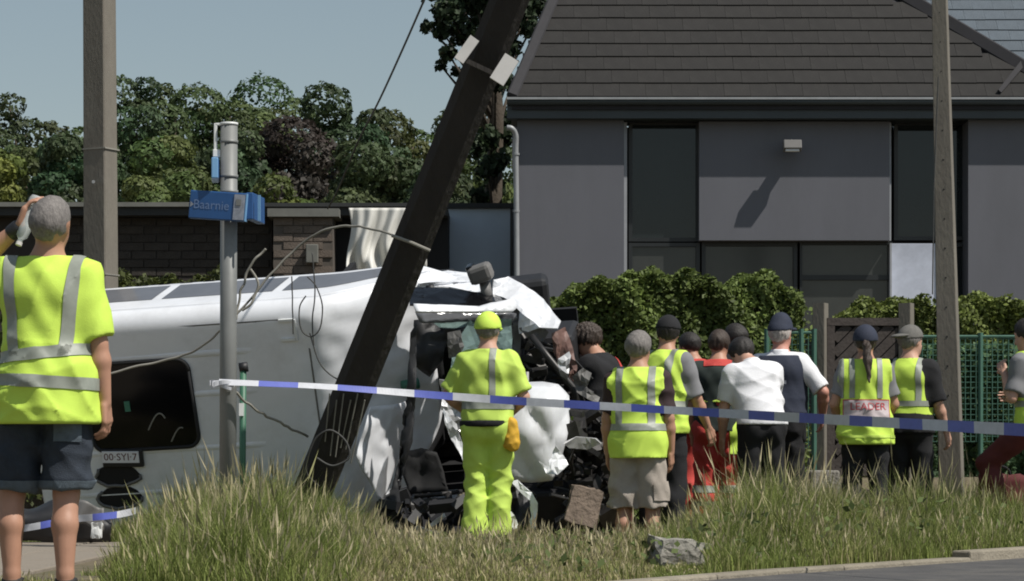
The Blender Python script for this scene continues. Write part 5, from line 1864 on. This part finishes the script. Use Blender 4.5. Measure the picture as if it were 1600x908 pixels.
    def back_text(s, g, body, m, x, z, height, parent, out=.012):
        vs, fs = TEXT[body]
        bvh = BVHTree.FromPolygons([v.co for v in g.data.vertices], [tuple(p.vertices) for p in g.data.polygons])
        mb = MB(); pts = []
        for v in vs:
            qx, qz = (x + v.x * height * 1.35) * s.k, (z + v.y * height * 1.35) * s.k
            hit = bvh.ray_cast(Vector((qx, -1, qz)), Vector((0, 1, 0)))
            pts.append((qx, (hit[0].y if hit[0] else -.17) - out, qz))
        mb.add(pts, fs)
        return mb.build("lettering", M[m], parent)


# 1 --- bystander at the left edge, drinking
f = Figure("grey haired man drinking, hi-vis shirt and denim shorts, standing nearest the road", 75, 11.3, 1.80, heading=-4, head=(12, 11, -12), skin='skin_tan', vox=.0078, seed=1, build=.93,
           hands={-1: (.32, .05, .95)},
           arms={-1: ((-.205, .185, .085), (.20, -.05, .150)), 1: ((.22, -.02, -1), (.10, .10, -1))}, curl=(.75, .75),
           legs={-1: ((-.165, .03, .48), (-.155, -.01, .075)), 1: ((.075, .02, .48), (.085, -.04, .075))})
sh_ = f.top("shirt", "hivis", t=.022, hem=.775, sleeve=.93, amp=.011, drape=.9, flare=.030)
for z, tl in ((1.075, -.10), (.955, .05)): f.hband(sh_, z, .052, tilt=tl)
f.vband(sh_, .122, .052, 1.06, slant=-.10); f.vband(sh_, -.128, .052, 1.06, slant=.08)
b = f.bottoms("shorts", "denim", t=.014, t2=.028, length=.50, waist=1.0, amp=.009)
f.patch(b, "rolled_hem", "denim_pale", [((0, 0, .535), (0, 0, 1)), ((0, 0, .3), (0, 0, -1))], out=.006)
f.patch(b, "back_pocket", "denim_pale", [((0, 0, .80), (0, 0, 1)), ((0, 0, .70), (0, 0, -1)), ((0, -.03, 0), (0, 1, 0)), ((.05, 0, 0), (-1, 0, 0)), ((.16, 0, 0), (1, 0, 0))], out=.006)
f.hair("hair_grey", t=.005)
f.shoes()
wq = f.W[-1]; e_ = f.E[-1]; dd = unit(wq - e_)
f.put("wristwatch", [Cone(wq - dd * .035, wq - dd * .008, .037, .036, None, .01)], "black_plastic", vox=.007)
# water bottle in the raised hand
Mw = Matrix.Translation(f.o.location) @ Matrix.Rotation(f.o.rotation_euler.z, 4, 'Z')
hc = Mw @ Vector((f.W[-1] + f.hd[-1] * .07 + f.hn[-1] * .028) * f.k)
ax_b = Vector((.30, .25, .92)).normalized()
bo = MB().tube([hc + ax_b * t for t in (-.14, -.125, -.11, -.06, .0, .07, .085)], [.012, .012, .026, .031, .030, .031, .026], 14).build("water_bottle", M['bottle'], None, True, base=hc)
tag(bo, "clear plastic water bottle tipped up in the drinking man's raised hand", "bottle")
MB().tube([hc + ax_b * -.155, hc + ax_b * -.139], .0145, 12).build("bottle_neck", M['white_board'], bo)

# 2 --- worker in full hi-vis with hands on hips
f = Figure("worker in yellow cap and yellow-green suit, hands on hips before the open cab", 762, 18.6, 1.72, heading=-6, head=(-4, 0, -10), seed=2, build=.92,
           arms={-1: ((-.52, .10, -.88), (.50, .66, -.50)), 1: ((.40, .02, -.92), (-.50, .70, -.50))},
           legs={-1: ((-.085, .03, .49), (-.095, -.02, .075)), 1: ((.085, .05, .50), (.075, .03, .08))})
sh_ = f.top("shirt", "hivis_green", t=.022, hem=.95, sleeve=.88, amp=.011, drape=.8)
f.vband(sh_, .05, .045, 1.09)
f.hband(sh_, 1.075, .055)
b = f.bottoms("trousers", "hivis_green", t=.024, t2=.032, waist=1.0, amp=.010, loose=.03)
f.put("belt", [Cone((0, -.01, .93), (0, -.01, .96), .192, None, np.diag((.92, 1.12, 1)), .02)], "black_cloth", [((0, 0, .965), (0, 0, 1)), ((0, 0, .918), (0, 0, -1))])
f.hair("hair_grey"); cp = f.cap("hivis", 1, low=1.648)
f.put("strap_gap", [Cone(f.Hd((-.022, -.108, 1.665)), f.Hd((.022, -.108, 1.665)), .014, None, None, .01)], "hair_grey", vox=.006, parent=cp)
f.put("shoulder_patch", [Cone(f.T((0, 0, 0)) * 0 + f.S[1] * .2 + f.S[-1] * .8 + V3((0, -.07, -.02)), f.S[1] * .2 + f.S[-1] * .8 + V3((.01, -.07, -.03)), .012, None, None, .01)], "black_cloth", vox=.008)
pq = [Cone((.175, -.075, .93), (.185, -.07, .80), .058, .066, np.diag((1, 1.2, 1)), .02)]
f.put("belt_pouch", pq, "orange_bag", wrinkle=f.wr(.006, 2))
f.shoes()

# 3 --- man in khaki shorts
f = Figure("grey haired man in yellow vest, maroon tee and khaki shorts seen from behind", 997, 18.5, 1.73, heading=-12, head=(-4, 0, -18), skin='skin_tan', seed=3, build=1.0, curl=(.5, .7),
           arms={1: ((.20, .02, -1), (.03, .22, -1)), -1: ((-.20, .0, -1), (-.05, .30, -1))})
f.top("t_shirt", "maroon", t=.012, hem=.90, sleeve=.85)
sh_ = f.top("vest", "hivis", t=.022, hem=.83, sleeve=0, wide=.035, amp=.011, drape=1.2)
f.hband(sh_, 1.055, .05); f.vband(sh_, .118, .05, 1.08); f.vband(sh_, -.118, .05, 1.08)
b = f.bottoms("shorts", "khaki", t=.024, t2=.042, length=.47, waist=1.0, amp=.012)
f.patch(b, "cargo_pocket", "khaki", [((0, 0, .66), (0, 0, 1)), ((0, 0, .52), (0, 0, -1)), ((.13, 0, 0), (-1, 0, 0))], out=.012)
f.hair("hair_grey", t=.014); f.shoes()

# 4 --- man in dark cap beyond him
f = Figure("man in dark cap and open yellow vest with forearm lowered beside khaki shorts man", 1036, 19.7, 1.77, heading=-38, lean=6, head=(-6, 0, 35), skin='skin_tan', seed=4, curl=(.5, .6),
           arms={1: ((.25, .25, -1), (.12, .55, -1)), -1: ((-.20, .1, -1), (-.05, .4, -1))})
f.top("t_shirt", "grey_cloth", t=.012, hem=.90, sleeve=.95)
sh_ = f.top("vest", "hivis", t=.021, hem=.86, sleeve=0, wide=.03, amp=.011, drape=1.1)
f.hband(sh_, 1.08, .05); f.vband(sh_, .115, .05, 1.1); f.vband(sh_, -.115, .05, 1.1)
f.bottoms("trousers", "black_cloth", t=.02, t2=.03)
f.hair("hair_dark"); f.cap("black_cloth", 1); f.shoes()

# 5 --- rescuer reaching into the wreck
f = Figure("dark haired rescuer in black and red top bending over the crushed engine", 956, 20.3, 1.78, heading=58, lean=15, head=(-16, 0, 10), skin='skin_tan', seed=5, curl=(.6, .6),
           arms={1: ((.18, .75, -.75), (-.2, 1, -.25)), -1: ((-.1, .85, -.65), (.2, 1, -.10))})
sh_ = f.top("jacket", "black_cloth", t=.018, hem=.93, sleeve=.8, amp=.008)
f.patch(sh_, "red_yoke", "red_cloth", [(f.T((0, 0, 1.33)), f.Rt @ V3((0, 0, -1))), (f.T((.07, 0, 0)), f.Rt @ V3((-1, 0, 0))), (f.T((.15, 0, 0)), f.Rt @ V3((1, 0, 0)))], out=.004)
f.bottoms("trousers", "dark_red", t=.025, t2=.032)
f.hair("hair_brown", t=.020, amp=.007); f.shoes()

# 6 --- firefighter in red braces and trousers
f = Figure("rescuer in dark tee and red bib trousers with yellow side band, back turned", 1122, 21.0, 1.74, heading=-8, lean=4, head=(-12, 0, -8), skin='skin_tan', seed=6,
           arms={1: ((.20, .35, -1), (-.1, .8, -.6)), -1: ((-.20, .02, -1), (-.0, .3, -1))})
sh_ = f.top("t_shirt", "sage_cloth", t=.016, hem=.90, sleeve=.85)
f.patch(sh_, "red_collar", "red_cloth", [(f.T((0, 0, 1.435)), f.Rt @ V3((0, 0, -1))), (f.T((.115, 0, 1.4)), f.Rt @ V3((1, 0, 0))), (f.T((-.115, 0, 1.4)), f.Rt @ V3((-1, 0, 0)))], out=.005)
b = f.bottoms("bib_trousers", "red_cloth", t=.034, t2=.040, waist=1.16, amp=.010)
f.patch(b, "waistband", "hivis", [((0, 0, 1.145), (0, 0, -1)), ((0, 0, 1.3), (0, 0, 1))], out=.007)
f.patch(b, "side_stripe", "hivis", [((.105, 0, 0), (-1, 0, 0)), ((0, 0, .72), (0, 0, -1)), ((0, 0, 1.02), (0, 0, 1))], out=.006)
f.patch(b, "reflective_band", "reflective", [((0, 0, .46), (0, 0, 1)), ((0, 0, .40), (0, 0, -1))], out=.006)
f.patch(b, "reflective_band", "reflective", [((0, 0, .33), (0, 0, 1)), ((0, 0, .29), (0, 0, -1))], out=.006)
f.hair("hair_brown", t=.010); f.shoes()

# one more rescuer half hidden by the others
f = Figure("rescuer in red jacket half hidden between dark cap man and red bib trousers", 1092, 21.7, 1.68, heading=25, lean=10, head=(-14, 0, 15), skin='skin_tan', seed=14, z=.08)
sh_ = f.top("jacket", "red_cloth", t=.024, hem=.84, sleeve=1.6, amp=.009)
f.hband(sh_, 1.12, .05, m='hivis'); f.hband(sh_, .96, .05)
f.bottoms("trousers", "red_cloth", t=.03, t2=.036)
f.hair("hair_dark", t=.012); f.shoes()
# 7 --- dark figure beyond
f = Figure("dark haired person mostly hidden beyond the red bib trousers rescuer", 1152, 22.0, 1.70, heading=20, head=(-8, 0, 25), skin='skin_tan', seed=7, z=.12)
f.top("jacket", "black_cloth", t=.02, hem=.85, sleeve=1.5)
f.bottoms("trousers", "black_cloth")
f.hair("hair_dark", t=.016); f.shoes()

# 8 --- white polo, head bowed
f = Figure("person in white polo shirt and black trousers with bowed dark head", 1190, 20.0, 1.69, heading=12, lean=19, side=-4, head=(-32, 0, 28), skin='skin', seed=8, build=1.04,
           arms={1: ((.12, .55, -.85), (-.3, .8, -.4)), -1: ((-.22, .10, -1), (.05, .35, -1))})
sh_ = f.top("polo_shirt", "white_cloth", t=.020, hem=.955, sleeve=.82, amp=.008, drape=.6, collar=True)
f.bottoms("trousers", "black_cloth", t=.022, t2=.030, waist=1.0)
f.put("belt", [Cone((0, 0, .99), (0, 0, 1.0), .150, None, np.diag((.95, 1.18, 1)), .02)], "navy", [((0, 0, 1.01), (0, 0, 1)), ((0, 0, .96), (0, 0, -1))])
f.hair("hair_dark", t=.018); f.shoes()

# 9 --- police officer
f = Figure("police officer with navy cap and navy vest over white shirt, elbow out", 1219, 20.9, 1.80, heading=-14, head=(-2, 0, -20), skin='skin_red', seed=9, build=1.0,
           arms={1: ((.62, -.05, -.80), (-.1, .65, -.70)), -1: ((-.2, .1, -1), (.1, .5, -1))})
f.top("shirt", "white_cloth", t=.014, hem=.96, sleeve=.92, collar=True)
sh_ = f.top("body_armour", "navy", t=.034, hem=1.0, sleeve=0, wide=.0, amp=.004, drape=.2, lowneck=1.445)
pt = f.patch(sh_, "name_strip", "logo_grey", [((0, 0, 1.265), (0, 0, 1)), ((0, 0, 1.235), (0, 0, -1)), ((.07, 0, 0), (1, 0, 0)), ((-.07, 0, 0), (-1, 0, 0)), ((0, -.05, 0), (0, 1, 0))], out=.003)
f.back_text(sh_, "POLICE", "navy", 0, 1.25, .026, sh_, out=.009)
f.bottoms("trousers", "black_cloth", t=.02, t2=.03)
f.put("belt", [Cone((0, 0, .97), (0, 0, .98), .158, None, np.diag((.95, 1.18, 1)), .02)], "black_cloth", [((0, 0, 1.0), (0, 0, 1)), ((0, 0, .945), (0, 0, -1))])
f.put("holster", [Cone((.175, -.02, .93), (.185, -.01, .80), .034, .026, None, .02)], "black_plastic")
f.hair("hair_white", t=.008); f.cap("navy", 1, low=1.672, peak=.012); f.shoes()

# 10 --- woman with the lettered vest
f = Figure("ponytailed woman in navy cap and yellow vest lettered LEADER on the back", 1352, 20.2, 1.70, heading=-3, head=(-5, 0, -4), skin='skin_tan', seed=10, female=True,
           arms={1: ((.30, .15, -1), (-.3, .7, -.5)), -1: ((-.34, .1, -1), (.25, .65, -.6))})
f.top("t_shirt", "grey_cloth", t=.012, hem=.90, sleeve=.75)
sh_ = f.top("vest", "hivis", t=.034, hem=.80, sleeve=0, wide=.055, amp=.011, drape=1.1)
for x in (-.20, -.115, .105): f.vband(sh_, x, .042, 1.175)
bd = f.patch(sh_, "back_panel", "label_red", [((0, 0, 1.165), (0, 0, 1)), ((0, 0, .955), (0, 0, -1)), ((.185, 0, 0), (1, 0, 0)), ((-.185, 0, 0), (-1, 0, 0)), ((0, -.03, 0), (0, 1, 0))], out=.004)
f.patch(sh_, "panel_face", "label_pink", [((0, 0, 1.155), (0, 0, 1)), ((0, 0, .965), (0, 0, -1)), ((.176, 0, 0), (1, 0, 0)), ((-.176, 0, 0), (-1, 0, 0)), ((0, -.03, 0), (0, 1, 0))], out=.007, parent=bd)
f.back_text(sh_, "LEADER", "label_red", 0.01, 1.105, .062, bd, out=.014)
f.hband(sh_, .865, .022, m='hivis_green')
f.bottoms("trousers", "black_cloth", t=.018, t2=.022)
f.hair("hair_brown", t=.014); cp = f.cap("navy", 1, low=1.645, t=.024)
H = f.Hd
pt = f.put("ponytail", [Cone(H((0, -.105, 1.63)), H((.01, -.145, 1.58)), .022, .032, None, .02), Cone(H((.01, -.145, 1.58)), H((.015, -.165, 1.46)), .032, .036, None, .02),
                        Cone(H((.015, -.165, 1.46)), H((.03, -.185, 1.29)), .036, .010, None, .02)], "hair_brown", wrinkle=lambda x, y, z: .004 * np.sin(150 * x + 6 * np.sin(14 * z)) + 0 * y, vox=.008)
f.shoes()

# 11 --- man in grey cap beside her
f = Figure("man in grey cap with yellow vest over black sleeves, forearm lowered beside concrete pole", 1421, 20.9, 1.74, heading=-24, head=(-4, 0, -30), skin='skin', seed=11, curl=(.5, .7),
           arms={1: ((.26, .05, -1), (.20, .42, -1)), -1: ((-.22, .1, -1), (.1, .4, -1))})
f.top("t_shirt", "black_cloth", t=.020, hem=.88, sleeve=.98)
sh_ = f.top("vest", "hivis", t=.021, hem=1.02, sleeve=0, wide=.0, amp=.006)
f.hband(sh_, 1.12, .045); f.vband(sh_, .11, .045, 1.14); f.vband(sh_, -.11, .045, 1.14)
f.bottoms("trousers", "black_cloth", t=.02, t2=.03)
f.hair("hair_grey"); f.cap("cap_grey", -1, low=1.66, t=.018); f.shoes()

# 12 --- person cut off by the right edge
f = Figure("person at the right edge with bent arm, yellow vest and dark red trousers", 1622, 20.4, 1.78, heading=42, lean=6, head=(-10, 0, 10), skin='skin', seed=12, curl=(.7, .7),
           arms={1: ((.25, .1, -1), (-.2, .9, .1)), -1: ((-.30, .10, -1), (.30, .50, .75))},
           legs={-1: ((-.15, .38, .62), (-.14, .28, .18)), 1: ((.10, .02, .49), (.12, -.03, .075))})
f.top("t_shirt", "grey_cloth", t=.014, hem=.90, sleeve=.85)
sh_ = f.top("vest", "hivis", t=.021, hem=.86, sleeve=0, wide=.02)
f.hband(sh_, 1.08, .05); f.vband(sh_, .115, .05, 1.1); f.vband(sh_, -.115, .05, 1.1)
f.bottoms("trousers", "dark_red", t=.022, t2=.03)
f.hair("hair_dark", t=.016); f.shoes()
# dark bag on the ground stands in for a second pair of crouching legs
bag = MB().rock(PZ(1565, .40, 21.6), (.34, .22, .26), 4, None, .14).build("legs_stand_in_bag", M['dark_red'], None, True, base=PZ(1565, .28, 21.6))
tag(bag, "dark red bag standing in for crouching legs at the right edge", "bag")
MB().tube(catmull([PZ(1552, .50, 21.55), PZ(1560, .60, 21.5), PZ(1575, .58, 21.5), PZ(1580, .48, 21.55)], 6), .012, 6).build("bag_handle", M['black_cloth'], bag)
